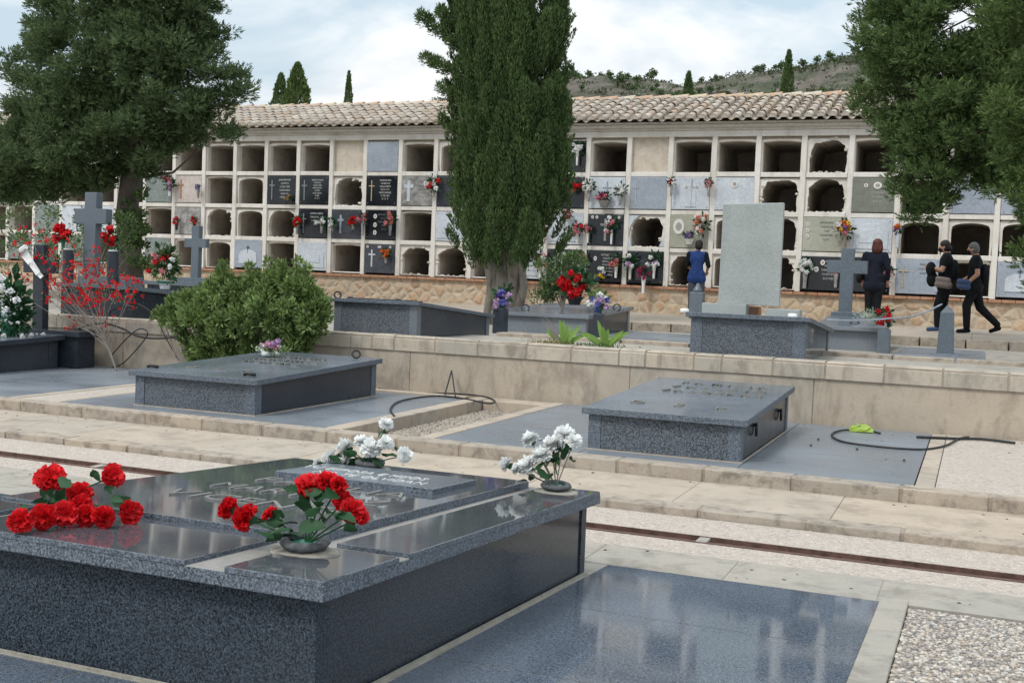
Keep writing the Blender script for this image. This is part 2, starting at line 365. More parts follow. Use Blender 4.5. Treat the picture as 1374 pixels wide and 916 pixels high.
# bedding below the sloping fore plot (light joints between the slabs)
mb = MB(); mb.hexa(-9, -.36, -2, 5.52, S(-2)-.3, S(5.52)-.3, S(-2)-.0025, S(5.52)-.0025); struct('slab_bedding', mb, M['band'])
mb = slabs(-1.66, -.344, 0, 5.52, S, 1, 1, ysl=[0.3, 1.1, 1.9, 2.72, 3.52, 4.52, 5.52])
mb2 = slabs(0, 0, 0, 0, S, 1, 1, xs=[-3.40, -2.5, -1.66], ysl=[2.40, 2.762]); mb.v += mb2.v; mb.f += [tuple(i+mb.n for i in f) for f in mb2.f]; mb.m += mb2.m; mb.n += mb2.n
struct('granite_paving', mb, M['gr_pave'])
struct('granite_paving_beside', slabs(-8, -3.62, 0, 5.2, S, 4, 4), M['gr_pave'])
mb = MB()
for i in range(9):
    a = .2+i*.6; mb.hexa(-.3475, -.222, a, a+.597, S(a)-.05, S(a+.597)-.05, S(a)+.004, S(a+.597)+.004)
for i in range(9):
    a = -.2+i*.6; mb.hexa(-3.61, -3.40, a, a+.597, S(a)-.05, S(a+.597)-.05, S(a)+.002, S(a+.597)+.002)
struct('plot_edging', mb, M['band'], bevel=.006)
mb = MB(); mb.hexa(-.218, 3., -1, 5.50, S(-1)-.05, S(5.5)-.05, S(-1)-.012, S(5.5)-.012); struct('pebble_bed', mb, M['pebsoil'])
# loose pebbles
ico = []
t = (1+5**.5)/2
iv = unit(np.array([(-1,t,0),(1,t,0),(-1,-t,0),(1,-t,0),(0,-1,t),(0,1,t),(0,-1,-t),(0,1,-t),(t,0,-1),(t,0,1),(-t,0,-1),(-t,0,1)], float))
itf = [(0,11,5),(0,5,1),(0,1,7),(0,7,10),(0,10,11),(1,5,9),(5,11,4),(11,10,2),(10,7,6),(7,1,8),(3,9,4),(3,4,2),(3,2,6),(3,6,8),(3,8,9),(4,9,5),(2,4,11),(6,2,10),(8,6,7),(9,8,1)]
def pebbles(n, x0, x1, y0, y1, zf, r0, r1):
    m_ = MB()
    for _ in range(n):
        x, y = random.uniform(x0, x1), random.uniform(y0, y1); r = random.uniform(r0, r1)
        a = random.uniform(0, 6.28); s_ = np.array([random.uniform(.9, 1.5), random.uniform(.7, 1.), random.uniform(.45, .7)])*r
        v = iv*s_*(1+rng.uniform(-.12, .12, (12, 1)))
        ca, sa = math.cos(a), math.sin(a)
        v = np.stack([v[:, 0]*ca-v[:, 1]*sa+x, v[:, 0]*sa+v[:, 1]*ca+y, v[:, 2]+zf(y)], 1)
        m_.add(v, itf)
    return m_
pb = build('pebble_gravel', pebbles(15000, -.215, 1.4, 3.2, 5.49, lambda y: S(y)-.010, .006, .0125), M['pebbles'], smooth=True)
tag(pb, 'loose rounded grey and tan pebbles beside the granite paving', 'gravel', kind='stuff')
mb = slabs(0, 0, 0, 0, fl(-1.43), 1, 1, xs=[-9+.72*i for i in range(18)], ysl=[5.525, 5.96], gap=.003)
struct('concrete_band', mb, M['band'], bevel=.003)
mb = MB(); mb.box(-16, 5, 5.96, 6.264, -1.55, -1.434); mb.box(-16, 5, 6.431, 6.93, -1.55, -1.434)
struct('gravel_strip', mb, M['gravel'])
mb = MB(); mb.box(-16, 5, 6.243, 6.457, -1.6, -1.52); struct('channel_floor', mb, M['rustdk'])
t_ = thing('drain_channel', 'long rusty brown steel channel set in the gravel strip', 'drain channel', (-3, 6.35, -1.43))
mb = MB(); mb.box(-16, 5, 6.265, 6.278, -1.52, -1.430); mb.box(-16, 5, 6.278, 6.370, -1.452, -1.445); build('channel_plate', mb, M['rust'], t_)
mb = MB(); mb.box(-16, 5, 6.418, 6.430, -1.52, -1.429); build('channel_flange', mb, M['rust'], t_)
for x in (-1.36, -5.65, -3.9):
    mb = MB(); mb.box(x-.03, x+.03, 6.279, 6.417, -1.448, -1.432); build('joint_plate', mb, M['band'], t_)
def kerbs(y0, y1, ztop, zbot, length, x0=-16, x1=5, jit=.006):
    m_ = MB(); x = x0+random.uniform(0, .2)
    while x < x1:
        L_ = length*random.uniform(.85, 1.15); j = random.uniform(-jit, jit); k = random.uniform(-jit, jit)
        m_.box(x, x+L_-.022, y0+j, y1, zbot, ztop+k*.4); x += L_
    return m_
mb = MB(); mb.box(-16, 5, 6.945, 7.11, -1.55, -1.389); mb.box(-16, 5, 7.992, 8.15, -1.5, -1.303); struct('kerb_joints', mb, M['joint'])
struct('path_kerb', kerbs(6.935, 7.12, -1.385, -1.55, .62), M['kerb'], bevel=.007)
m_ = MB(); x = -16
while x < 5:
    L_ = random.uniform(.85, 1.25); m_.box(x, x+L_-.005, 7.124, 7.975, -1.5, -1.389+random.uniform(-.002, .002)); x += L_
mb = MB(); mb.box(-16, 5, 7.13, 7.97, -1.5, -1.3935); mb.box(-12, 4.8, 5.53, 5.955, -1.5, -1.4335); struct('path_joints', mb, M['joint'])
struct('lower_path', m_, M['path'], bevel=.003)
struct('terrace_kerb', kerbs(7.98, 8.165, -1.298, -1.5, .62), M['kerb'], bevel=.008)
# middle terrace, -1.30
mb = MB(); mb.box(-20, 5, 8.17, 11.36, -1.6, -1.42); struct('terrace_fill', mb, M['gravel'])
struct('granite_paving_centre', slabs(-3.93, -.335, 8.17, 11.0, fl(-1.302), 3, 1, ysl=[8.17, 9.3, 10.45, 11.3], th=.12), M['gr_pave2'])
struct('granite_paving_left', slabs(-7.75, -4.93, 8.17, 11.0, fl(-1.302), 2, 1, ysl=[8.17, 9.3, 10.45, 11.0], th=.12), M['gr_pave2'])
struct('granite_paving_far_left', slabs(-14, -8.35, 8.17, 11.3, fl(-1.304), 5, 3, th=.12), M['gr_pave2'])
mb = MB()
for i in range(5):
    a = 8.17+i*.63
    mb.box(-4.92, -4.76, a, a+.62, -1.42, -1.295)
    mb.box(-4.07, -3.935, a, a+.62, -1.42, -1.297)
    mb.box(-7.83, -7.755, a, a+.62, -1.42, -1.300); mb.box(-8.345, -8.24, a, a+.62, -1.42, -1.300)
    mb.box(-.330, -.205, a, a+.62, -1.42, -1.299)
mb.box(-4.75, -4.08, 11.02, 11.3, -1.42, -1.30); mb.box(-7.7, -4.95, 11.01, 11.12, -1.42, -1.28)
struct('terrace_edging', mb, M['path'], bevel=.008)
mb = MB(); mb.box(-8.235, -7.835, 8.17, 11.3, -1.42, -1.306); struct('pebble_strip_left', mb, M['gravel'])
mb = MB(); mb.box(-.2, 5, 8.17, 11.3, -1.42, -1.303); struct('gravel_right', mb, M['gravel'])
pb = build('pebble_trench', pebbles(5200, -4.74, -4.09, 8.18, 11.0, lambda y: -1.408, .007, .014), M['pebdull'], smooth=True)
tag(pb, 'loose pebbles in the shallow trench between two paved plots', 'gravel', kind='stuff')
# retaining wall
wall = thing('retaining_wall', 'long low beige stone retaining wall with a course of cap blocks', 'wall', (-5, 11.4, -1.3))
mb = MB(); x = -24
while x < 5:
    L_ = random.uniform(1.6, 2.6); mb.box(x, x+L_-.002, 11.372+random.uniform(-.003, .003), 11.62, -1.5, -.862); x += L_
build('wall_face', mb, M['rwall'], wall, bevel=.008)
mb = MB(); x = -24
while x < 5:
    L_ = random.choice([.52, .56, .5, .28, .54]); j = random.uniform(-.003, .003)
    v0 = 11.352+j; zt = -.70+random.uniform(-.004, .004)
    mb.add([(x, v0, -.868), (x+L_-.018, v0, -.868), (x+L_-.018, 11.58, -.868), (x, 11.58, -.868),
            (x, v0, zt-.035), (x+L_-.018, v0, zt-.035), (x+L_-.018, 11.58, zt), (x, 11.58, zt),
            (x, v0+.03, zt), (x+L_-.018, v0+.03, zt)],
           [(0, 3, 2, 1), (0, 1, 5, 4), (4, 5, 9, 8), (8, 9, 6, 7), (1, 2, 6, 9, 5), (3, 0, 4, 8, 7), (2, 3, 7, 6)]); x += L_
build('cap_blocks', mb, M['rcap'], wall, bevel=.004)
mb = MB(); mb.box(-24, 5, 11.3575, 11.56, -.8665, -.7125); build('mortar_joint', mb, M['joint'], wall)
# upper terrace
mb = MB(); mb.box(-26, 6, 11.58, 13.2, -1.0, -.745); struct('upper_plot_paving', mb, M['band'])
struct('plot_kerb', kerbs(13.2, 13.4, -.70, -.9, .75, -5.6, 6), M['kerb'], bevel=.007)
mb = MB(); mb.box(-26, 6, 13.41, 17.84, -1.0, -.785); struct('plot_ground', mb, M['band'])
struct('granite_paving_upper', slabs(-.95, .12, 13.9, 17.2, fl(-.778), 1, 2), M['gr_pave2'])
struct('granite_paving_upper_centre', slabs(-5.05, -3.1, 14.4, 17.3, fl(-.778), 2, 2), M['gr_pave2'])
struct('upper_path_kerb', kerbs(17.85, 18.05, -.655, -.9, .62, -26, 6), M['kerb'], bevel=.007)
m_ = MB(); x = -28
while x < 8:
    L_ = random.uniform(1.2, 1.6)
    m_.box(x, x+L_-.006, 18.06, 21.0, -.8, -.66); m_.box(x+.3, x+L_+.294, 21.006, 24.1, -.8, -.661); x += L_
struct('upper_path', m_, M['path'])
# ---------------------------------------------------------------- text
def textmesh(s, size, extrude=.004, align='CENTER', sp=1.0):
    c = bpy.data.curves.new('t', 'FONT'); c.body = s; c.size = size; c.extrude = extrude; c.align_x = align
    c.space_character = sp; c.resolution_u = 2; c.align_y = 'CENTER'; c.offset = -size*.012
    o = bpy.data.objects.new('t', c); col.objects.link(o)
    bpy.context.view_layer.update()
    me = bpy.data.meshes.new_from_object(o.evaluated_get(bpy.context.evaluated_depsgraph_get()))
    v = np.zeros(len(me.vertices)*3); me.vertices.foreach_get('co', v); v = v.reshape(-1, 3)
    f = [tuple(p.vertices) for p in me.polygons]
    bpy.data.objects.remove(o); bpy.data.curves.remove(c); bpy.data.meshes.remove(me)
    return v, f
def lid_text(mb, s, cx, cy, size, zf, sp=1.3, ex=.006, sx_=1):
    v, f = textmesh(s, size, ex, 'CENTER', sp)
    x = v[:, 0]*sx_+cx; y = v[:, 1]+cy
    mb.add(np.stack([x, y, v[:, 2]+np.array([zf(a) for a in y])+ex], 1), f)
def letters(T, s, cx, cy, size, zf, sp=1.1, ex=.006, sx_=1., mat='brass'):
    gl = []; w = 0.
    for ch in s:
        v, f = textmesh(ch, size, ex, 'LEFT'); v = v.copy(); v[:, 0] *= sx_
        a, b = v[:, 0].min(), v[:, 0].max(); v[:, 0] -= a; gl.append((v, f, w)); w += (b-a)+size*.13*sp
    w -= size*.13*sp
    for v, f, off in gl:
        y = v[:, 1]+cy; build('letter', MB().add(np.stack([v[:, 0]+off+cx-w/2, y, v[:, 2]+np.array([zf(a) for a in y])+ex], 1), f), M[mat], T)
def wall_text(mb, s, cx, z, size, Y, sx_=1., align='CENTER', ex=.003):
    v, f = textmesh(s, size, ex, align)
    mb.add(np.stack([v[:, 0]*sx_+cx, Y-v[:, 2]-ex, v[:, 1]+z], 1), f)
# ---------------------------------------------------------------- tombs
def tomb(name, label, X0, X1, Y0, Y1, z0, z1, t0, t1, lt=.05, ov=.045, post=.10, mp='gr_spk', ms='gr_dk', ml='gr_lid2', me_='gr_edge', mpost='gr_edge', group='granite tombs'):
    """z0,z1 ground at front/back; t0,t1 lid top at front/back"""
    T = thing(name, label, 'tomb', ((X0+X1)/2, (Y0+Y1)/2, min(z0, z1)), group)
    zb = lambda y: z0+(z1-z0)*(y-Y0)/(Y1-Y0)
    zt = lambda y: t0+(t1-t0)*(y-Y0)/(Y1-Y0)-lt
    d = .008
    for xa, xb in ((X0, X0+post), (X1-post, X1)):
        for ya, yb in ((Y0, Y0+post), (Y1-post, Y1)):
            mb = MB().hexa(xa, xb, ya, yb, zb(ya)-.01, zb(yb)-.01, zt(ya), zt(yb)); build('corner_post', mb, M[mpost], T, bevel=.003)
    mb = MB().hexa(X0+post, X1-post, Y0+d, Y0+.04, zb(Y0)-.01, zb(Y0)-.01, zt(Y0), zt(Y0+.04)); build('front_panel', mb, M[mp], T)
    mb = MB().hexa(X0+post, X1-post, Y1-.04, Y1-d, zb(Y1)-.01, zb(Y1)-.01, zt(Y1-.04), zt(Y1)); build('back_panel', mb, M[mp], T)
    for xa, xb in ((X0+d, X0+.04), (X1-.04, X1-d)):
        mb = MB().hexa(xa, xb, Y0+post, Y1-post, zb(Y0+post)-.01, zb(Y1-post)-.01, zt(Y0+post), zt(Y1-post)); build('side_panel', mb, M[ms], T)
    return T, zb, zt
def lid(T, X0, X1, Y0, Y1, zt, lt=.05, ov=.045, ml='gr_lid2', me_='gr_edge'):
    a, b = Y0-ov, Y1+ov
    mb = MB().hexa(X0-ov, X1+ov, a, b, zt(a), zt(b), zt(a)+lt, zt(b)+lt)
    mb.m = [1, 0, 1, 1, 1, 1]
    return build('lid', mb, [M[ml], M[me_]], T, bevel=.004)
def seam(X0, X1, Y0, Y1, zf):       # cement bead where the tomb meets the paving
    w = .012; m_ = MB()
    m_.hexa(X0-w, X1+w, Y0-w, Y0, zf(Y0)-.01, zf(Y0)-.01, zf(Y0)+.008, zf(Y0)+.008)
    m_.hexa(X1, X1+w, Y0, Y1+w, zf(Y0)-.01, zf(Y1)-.01, zf(Y0)+.008, zf(Y1)+.008)
    m_.hexa(X0-w, X0, Y0, Y1+w, zf(Y0)-.01, zf(Y1)-.01, zf(Y0)+.008, zf(Y1)+.008)
    return m_
def ring(T, c, r, ax, name='ring_handle', th=.010):
    mb = MB().torus(c, r, th, ax); return build(name, mb, M['iron'], T, smooth=True)
# --- A: big foreground tomb
AX0, AX1, AY0, AY1 = -3.30, -1.685, 2.78, 5.22
T, zb, zt = tomb('foreground_tomb', 'large low dark granite tomb in the foreground with a cross-grooved lid and raised letters',
                 AX0, AX1, AY0, AY1, S(AY0), S(AY1), S(AY0)+.385, S(AY1)+.385, lt=.045, post=.07, mp='gr_panel', ms='gr_side', mpost='gr_panel')
tombA = T
lid(T, AX0, AX1, AY0, AY1, zt, .045, .05, ml='groove', me_='gr_edge')
L = lambda h: (lambda y: zt(y)+.045+h)
def plate(name, x0, x1, y0, y1, h, m1='gr_pol', m2='gr_edge', lo=0):
    f0, f1 = L(-.004+lo), L(h)
    mb = MB().hexa(x0, x1, y0, y1, f0(y0), f0(y1), f1(y0), f1(y1)); mb.m = [1, 0, 1, 1, 1, 1]
    return build(name, mb, [M[m1], M[m2]], T, bevel=.003)
ya, yb = AY0-.052, AY1+.052; xa, xb = AX0-.052, AX1+.052
plate('corner_plate', -1.965, xb, ya, 3.18, .016)
plate('front_plate', -3.02, -2.105, ya, 3.215, .016)
plate('side_plate', -1.905, xb, 3.255, yb-.02, .016)
cp = plate('name_plate', -3.03, -1.985, 3.235, yb-.06, .034)
plate('side_plate', xa, -3.10, 3.255, yb-.02, .016)
plate('corner_plate', xa, -3.10, ya, 3.18, .016)
zf = L(.034)
letters(T, 'FAMILIA', -2.52, 4.26, .20, zf, 1.1, .0035); letters(T, 'MARTINEZ', -2.52, 3.98, .20, zf, .6, .0035, .85); letters(T, 'VICENTE', -2.52, 3.68, .21, zf, 1.0, .0035)
tg = plate('dedication_plate', -2.92, -2.12, 4.42, 4.88, .058, 'gr_lid2', 'gr_edge', lo=.03)
zf2 = L(.058)
for l_, x_, y_ in (('TU ESPOSA E HIJOS', -2.60, 4.68), ('NO TE OLVIDAN', -2.50, 4.54)):
    mb = MB(); lid_text(mb, l_, x_, y_, .10, zf2, 1.05, .0015, .72); build('inscription', mb, M['letters'], tg)
o = build('cement_bead', seam(AX0, AX1, AY0, AY1, S), M['glue'], T)
# --- C: centre-right tomb
T, zb, zt = tomb('family_tomb', 'granite tomb lettered FAMILIA VALLEJO VALDERAS in front of the retaining wall',
                 -2.735, -1.555, 8.42, 10.64, -1.3, -1.3, -.977, -.90, post=.10, mp='gr_spk', ms='gr_dk')
lid(T, -2.735, -1.555, 8.42, 10.64, zt, .05, .045)
zf = lambda y: zt(y)+.05
for s_, y in (('FAMILIA', 10.28), ('VALLEJO', 9.98), ('VALDERAS', 9.68)): letters(T, s_, -2.07, y, .155, zf, 3.2 if s_ != 'VALDERAS' else 2.2, .009, .9)
for i, s_ in enumerate('DEP'): letters(T, s_, -2.46+.33*i, 8.83, .17, zf, 1, .007)
for y in (8.95, 10.15):
    ring(T, (-1.54, y, -1.11), .045, (1, .2, 0)); mb = MB().lathe((-1.552, y, -1.075), [(.02, -.012), (.024, 0), (.02, .012)], 10); build('ring_bracket', mb, M['iron'], T)
build('cement_bead', seam(-2.735, -1.555, 8.42, 10.64, fl(-1.302)), M['path'], T)
# --- B: left tomb
T, zb, zt = tomb('lettered_tomb', 'granite tomb with iron rings and a flower spray on its lid before the leafy bush',
                 -7.10, -5.80, 8.44, 10.62, -1.3, -1.3, -.978, -.91, post=.10, mp='gr_spk', ms='gr_dk')
lid(T, -7.10, -5.80, 8.44, 10.62, zt, .05, .045)
zf = lambda y: zt(y)+.05
for s_, y in (('FAMILIA', 10.1), ('MARTINEZ', 9.82), ('MORENO', 9.55)): letters(T, s_, -6.38, y, .14, zf, 2.2, .008, .85)
for i, s_ in enumerate('DEP'): letters(T, s_, -6.78+.3*i, 8.85, .15, zf, 1, .007)
p = ony(478, 470, 10.45); ring(T, (p[0], 10.45, zf(10.45)+.05), .04, (.6, -1, .5)); 
for px_, py_, Y_ in ((76+129, 489, 8.62), (335, 499, 8.6)):
    p = ony(px_, py_, Y_); mb = MB().tube([(p[0]-.06, Y_, zf(Y_)+.012), (p[0]-.02, Y_, zf(Y_)+.022), (p[0]+.06, Y_, zf(Y_)+.016)], .014, 8); build('flat_ring_handle', mb, M['iron'], T, smooth=True)
build('cement_bead', seam(-7.10, -5.80, 8.44, 10.62, fl(-1.302)), M['path'], T)
# --- D
T, zb, zt = tomb('sloping_tomb', 'granite tomb with a backward sloping lid and iron rings, left of the tall cypress trunk',
                 -6.93, -5.85, 11.62, 13.7, -.745, -.80, -.318, -.485, post=.10, mp='gr_spk', ms='gr_dk', ml='gr_lid2', mpost='gr_lid2')
lid(T, -6.93, -5.85, 11.62, 13.7, zt, .04, .05)
zf = lambda y: zt(y)+.04
mb = MB().hexa(-6.8, -6.0, 11.7, 12.05, zf(11.7)-.01, zf(12.05)-.01, zf(11.7)+.02, zf(12.05)+.035); build('raised_plaque', mb, M['gr_dk'], T, bevel=.003)
for px_, py_ in ((453, 397),): p = ony(px_, py_, 11.75); ring(T, (p[0], 11.75, zf(11.75)+.045), .04, (.8, -.7, .3))
for px_ in (470, 535): p = ony(px_, 398, 12.1); ring(T, (p[0], 12.1, zf(12.1)+.03), .035, (.2, -.3, .9))
# --- F with tall stele
T, zb, zt = tomb('headstone_tomb', 'speckled granite tomb carrying a tall blank pale grey headstone', -2.72, -1.57, 11.62, 13.6, -.745, -.80, -.29, -.452,
                 post=.12, mp='gr_spk', ms='gr_pol', ml='gr_lid2')
lid(T, -2.72, -1.57, 11.62, 13.6, zt, .045, .05)
zf = lambda y: zt(y)+.045
mb = MB().hexa(-2.655, -2.20, 11.80, 11.98, zf(11.8)-.01, zf(11.98)-.01, -.195, -.195); build('headstone_foot', mb, M['gr_stele'], T, bevel=.004)
mb = MB().hexa(-2.00, -1.66, 11.80, 11.98, zf(11.8)-.01, zf(11.98)-.01, -.225, -.225); build('headstone_foot', mb, M['gr_stele'], T, bevel=.004)
a0, a1, b0, b1 = ony(963, 410, 11.85), ony(1045, 413, 11.85), ony(970.5, 273.5, 11.85), ony(1052, 272, 11.85)
mb = MB(); th = .07
vv = [(a0[0], 11.85, -.195), (a1[0]-.0, 11.85, -.20), (b1[0], 11.85, b1[2]), (b0[0], 11.85, b0[2]-.0)]
vv += [(x, 11.85+th, z) for x, y, z in vv]
mb.add(vv, [(0, 1, 2, 3), (5, 4, 7, 6), (1, 5, 6, 2), (4, 0, 3, 7), (3, 2, 6, 7), (4, 5, 1, 0)]); build('headstone', mb, M['gr_stele'], T, bevel=.006)
p = ony(1008, 409, 12.1)
t_ = thing('red_vase', 'small reddish brown box planter in the gap under the tall headstone', 'planter', (p[0], 12.1, zf(12.1)))
mb = MB().box(p[0]-.07, p[0]+.09, 12.05, 12.2, zf(12.1)-.01, -.215); build('box', mb, M['brick'], t_, bevel=.005)
for px_, py_ in ((919, 405), (1064, 411)):
    p = ony(px_, py_, 11.75); mb = MB().lathe((p[0], 11.75, zf(11.75)), [(.03, 0), (.035, .01), (.033, .04), (.015, .045)], 12, sx=1.4)
    o = build('white_candle', mb, M['white'], base=(p[0], 11.75, zf(11.75)), smooth=True); tag(o, 'small white plastic candle holder at the '+('left' if px_ < 1000 else 'right')+' end of the headstone tomb lid', 'candle', 'candles on the headstone tomb')
p = ony(936, 392, 12.6)
t_ = thing('small_urn', 'small blue grey lidded urn behind the tall headstone foot', 'urn', (p[0], 12.6, zf(12.6)))
q = mpp(936, 392, 12.6)
mb = MB().box(p[0]-9*q, p[0]+9*q, 12.54, 12.66, zf(12.6)-.01, p[2]); build('urn_body', mb, M['gr_lid2'], t_, bevel=.006)
mb = MB().lathe((p[0], 12.6, p[2]), [(.06, 0), (.05, .03), (.03, .06), (.012, .10)], 12); build('urn_cap', mb, M['gr_cross'], t_, smooth=True)
# --- crosses
def cross(T, cx, Y, zb_, zt_, w, arm, za, th, name='cross', mat='gr_cross', lean=0, parent=None):
    """shaft width w, arm half length, arm centre height za"""
    h = w/2; ah = w*.5
    pts = [(-h, zb_), (h, zb_), (h, za-ah), (arm, za-ah), (arm, za+ah), (h, za+ah), (h, zt_), (-h, zt_), (-h, za+ah), (-arm, za+ah), (-arm, za-ah), (-h, za-ah)]
    v = [(cx+x+lean*(z-zb_), Y, z) for x, z in pts]+[(cx+x+lean*(z-zb_), Y+th, z) for x, z in pts]; n = 12
    mb = MB().add(v, [tuple(range(n)), tuple(range(2*n-1, n-1, -1))]+[((i+1) % n, i, n+i, n+(i+1) % n) for i in range(n)])
    return build(name, mb, M[mat], T, bevel=.006)
# G
T, zb, zt = tomb('cross_tomb', 'small granite tomb topped by a plain dark cross, right of the tall headstone', -1.90, -1.17, 15.45, 17.1, -.785, -.785, -.475, -.37,
                 post=.10, mp='gr_pave2', ms='gr_dk', mpost='gr_pave2')
lid(T, -1.90, -1.17, 15.45, 17.1, zt, .05, .07, me_='gr_pave2')
mb = MB().box(-1.95, -1.12, 16.95, 17.2, -.5, -.325); build('back_step', mb, M['gr_cross'], T, bevel=.005)
p0, p1, pa = ony(1133, 424, 17.05), ony(1138, 333, 17.05), ony(1132, 358, 17.05); q = mpp(1135, 380, 17.05)
cross(T, p0[0], 17.05, -.34, p1[2], 17*q, 26*q, pa[2], .12)
p = ony(1147, 434, 15.9); ring(T, (p[0], 15.9, zt(15.9)+.06), .055, (.1, -.3, 1), th=.009)
p = ony(1092, 421, 13.0)
# H
hx = ony(168, 400, 11.62)[0]
T, zb, zt = tomb('cross_tomb', 'dark granite tomb behind the red flowering shrub with the largest cross of the left side', -11.0, hx, 11.62, 13.9, -.745, -.80, -.30, -.47,
                 post=.12, mp='gr_dk', ms='gr_side', mpost='gr_dk')
lid(T, -11.0, hx, 11.62, 13.9, zt, .05, .05)
p0, p1, pa = ony(118, 372, 11.9), ony(122, 258, 11.9), ony(121, 290, 11.9); q = mpp(120, 300, 11.9)
mb = MB().box(-10.85, hx-.12, 11.75, 12.1, zt(11.9)+.03, -.20); build('cross_plinth', mb, M['gr_cross'], T, bevel=.006)
cross(T, p0[0], 11.9, -.21, p1[2], 20*q, 27*q, pa[2], .12, lean=.02)
# I
p0, p1, pa = ony(260, 382, 15.6), ony(263, 303, 15.6), ony(261, 326, 15.6); q = mpp(260, 330, 15.6)
T, zb, zt = tomb('cross_tomb', 'low grey tomb with a slender cross behind the leafy bush', p0[0]-.45, p0[0]+.75, 15.0, 16.9, -.785, -.785, -.30, -.36,
                 post=.10, mp='gr_dk', ms='gr_side', mpost='gr_dk')
lid(T, p0[0]-.45, p0[0]+.75, 15.0, 16.9, zt, .06, .05)
mb = MB().box(p0[0]-.35, p0[0]+.55, 15.45, 15.8, -.33, -.22); build('back_step', mb, M['gr_cross'], T, bevel=.005)
cross(T, p0[0], 15.6, -.23, p1[2], 12*q, 17.5*q, pa[2], .10, lean=.01)
# E
T, zb, zt = tomb('flowered_tomb', 'granite tomb right of the cypress carrying a pot of red roses', -6.42, -5.05, 15.25, 17.4, -.785, -.785, -.50, -.40,
                 post=.10, mp='gr_pave2', ms='gr_dk', mpost='gr_pave2')
lid(T, -6.42, -5.05, 15.25, 17.4, zt, .05, .05, me_='gr_pave2')
tE = zt
for px_, Y_ in ((705, 15.6), (828, 16.6)): p = ony(px_, 409, Y_); ring(T, (p[0], Y_, zt(Y_)+.085), .055, (.4, -.8, .5))
# J far left with cross K
T, zb, zt = tomb('low_tomb', 'dark granite tomb cut by the left edge of the frame under white roses', -11.5, -10.18, 8.6, 10.72, -1.3, -1.3, -.99, -.915,
                 post=.14, mp='gr_dk', ms='gr_dk', mpost='gr_dk')
lid(T, -11.5, -10.18, 8.6, 10.72, zt, .06, .06, me_='gr_dk'); tJ = zt
mb = MB().box(-11.6, -9.98, 10.82, 11.12, -1.3, -.925); build('rear_block', mb, M['gr_side'], T, bevel=.005)
mb = MB().box(-11.7, -9.92, 10.78, 11.16, -.925, -.86); build('rear_cap', mb, M['gr_dk'], T, bevel=.005)
p0, p1, pa = ony(54, 440, 10.95), ony(50, 328, 10.95), ony(49, 357, 10.95); q = mpp(50, 380, 10.95)
cross(T, p0[0], 10.9, -.87, p1[2], 18*q, 26*q, pa[2], .10, mat='gr_dk')
rb = MB(); pts = [ony(a, b, 10.8) for a, b in ((33, 340), (42, 352), (52, 367), (57, 372))]
for i in range(3):
    a, b = pts[i], pts[i+1]; w_ = .06*(1.1-.25*i)
    rb.add([a+[-w_*.6, 0, -w_*.7], a+[w_*.6, -.01, w_*.7], b+[w_*.5, 0, w_*.5], b+[-w_*.5, -.01, -w_*.5]], [(0, 1, 2, 3)])
rb.tube([pts[0]+[-.04, -.02, .03], pts[0]+[.04, -.02, .08]], .035, 6)
o = build('white_ribbon', rb, M['white'], base=pts[0]); o.modifiers.new('s', 'SOLIDIFY').thickness = .004
tag(o, 'white satin ribbon draped over the arm of the dark cross', 'ribbon')
# bollard, granite vases
p = onz(1268, 476, -.778)
T = thing('granite_post', 'slim granite post with a pyramid top holding a rope, right of the crosses', 'post', p); q = mpp(1268, 440, p[1])
zt_ = ony(1268, 419, p[1])[2]
mb = MB(); w0, w1 = 11*q, 8.5*q
mb.add([(p[0]+a*w, p[1]+b*w, z) for w, z in ((w0, p[2]), (w1, zt_)) for a, b in ((-1, -1), (1, -1), (1, 1), (-1, 1))]+[(p[0], p[1], zt_+.10)],
       [(0, 3, 2, 1), (0, 1, 5, 4), (1, 2, 6, 5), (2, 3, 7, 6), (3, 0, 4, 7), (4, 5, 8), (5, 6, 8), (6, 7, 8), (7, 4, 8)]); build('shaft', mb, M['gr_cross'], T, bevel=.004)
mb = MB().box(p[0]-.17, p[0]+.17, p[1]-.15, p[1]+.15, p[2]-.02, p[2]+.02); build('base', mb, M['gr_pave2'], T, bevel=.004)
pp = p.copy()
a = ony(1264, 408, p[1]); b = ony(1196, 427, 15.0); c = ony(1110, 429, 14.3)
rp = []
for i in range(13):
    t = i/12; rp.append(a*(1-t)+b*t+np.array([0, 0, -.05*math.sin(math.pi*t)]))
for i in range(1, 9):
    t = i/8; rp.append(b*(1-t)+c*t+np.array([0, 0, -.02*math.sin(math.pi*t)]))
mb = MB().tube(rp, .011, 6); o = build('rope', mb, M['pl_blue'], base=a, smooth=True); tag(o, 'pale grey twisted rope hung from the granite post towards the cross tomb', 'rope')
def gvase(px, ytop, ybot, Y, wpx, label, mat='gr_cross', round_=False, zb_=None):
    q = mpp(px, ybot, Y); p = ony(px, ybot, Y); zt_ = ony(px, ytop, Y)[2]; zb_ = p[2] if zb_ is None else zb_
    T = thing('granite_vase', label, 'vase', (p[0], Y, zb_), 'stone grave vases'); w = wpx*q/2
    if round_: mb = MB().lathe((p[0], Y, 0), [(w, zb_), (w, zt_-.01), (w*.96, zt_), (w*.7, zt_), (w*.7, zt_-.04)], 20)
    else: mb = MB().box(p[0]-w, p[0]+w, Y-w, Y+w, zb_, zt_)
    build('body', mb, M[mat], T, bevel=.004); 
    mb = MB().lathe((p[0], Y, zt_), [(w*.8, -.005), (w*.82, .012), (w*.7, .014)], 16); build('rim', mb, M['white'] if round_ else M['gr_lid2'], T)
    return np.array([p[0], Y, zt_])
vA = gvase(1185, 442, 474, 15.25, 16, 'square granite vase holding red and white flowers beside the granite post')
vB = gvase(91, 335, 378, 11.72, 15, 'round granite vase left of the big cross', 'gr_dk', True, -.30)
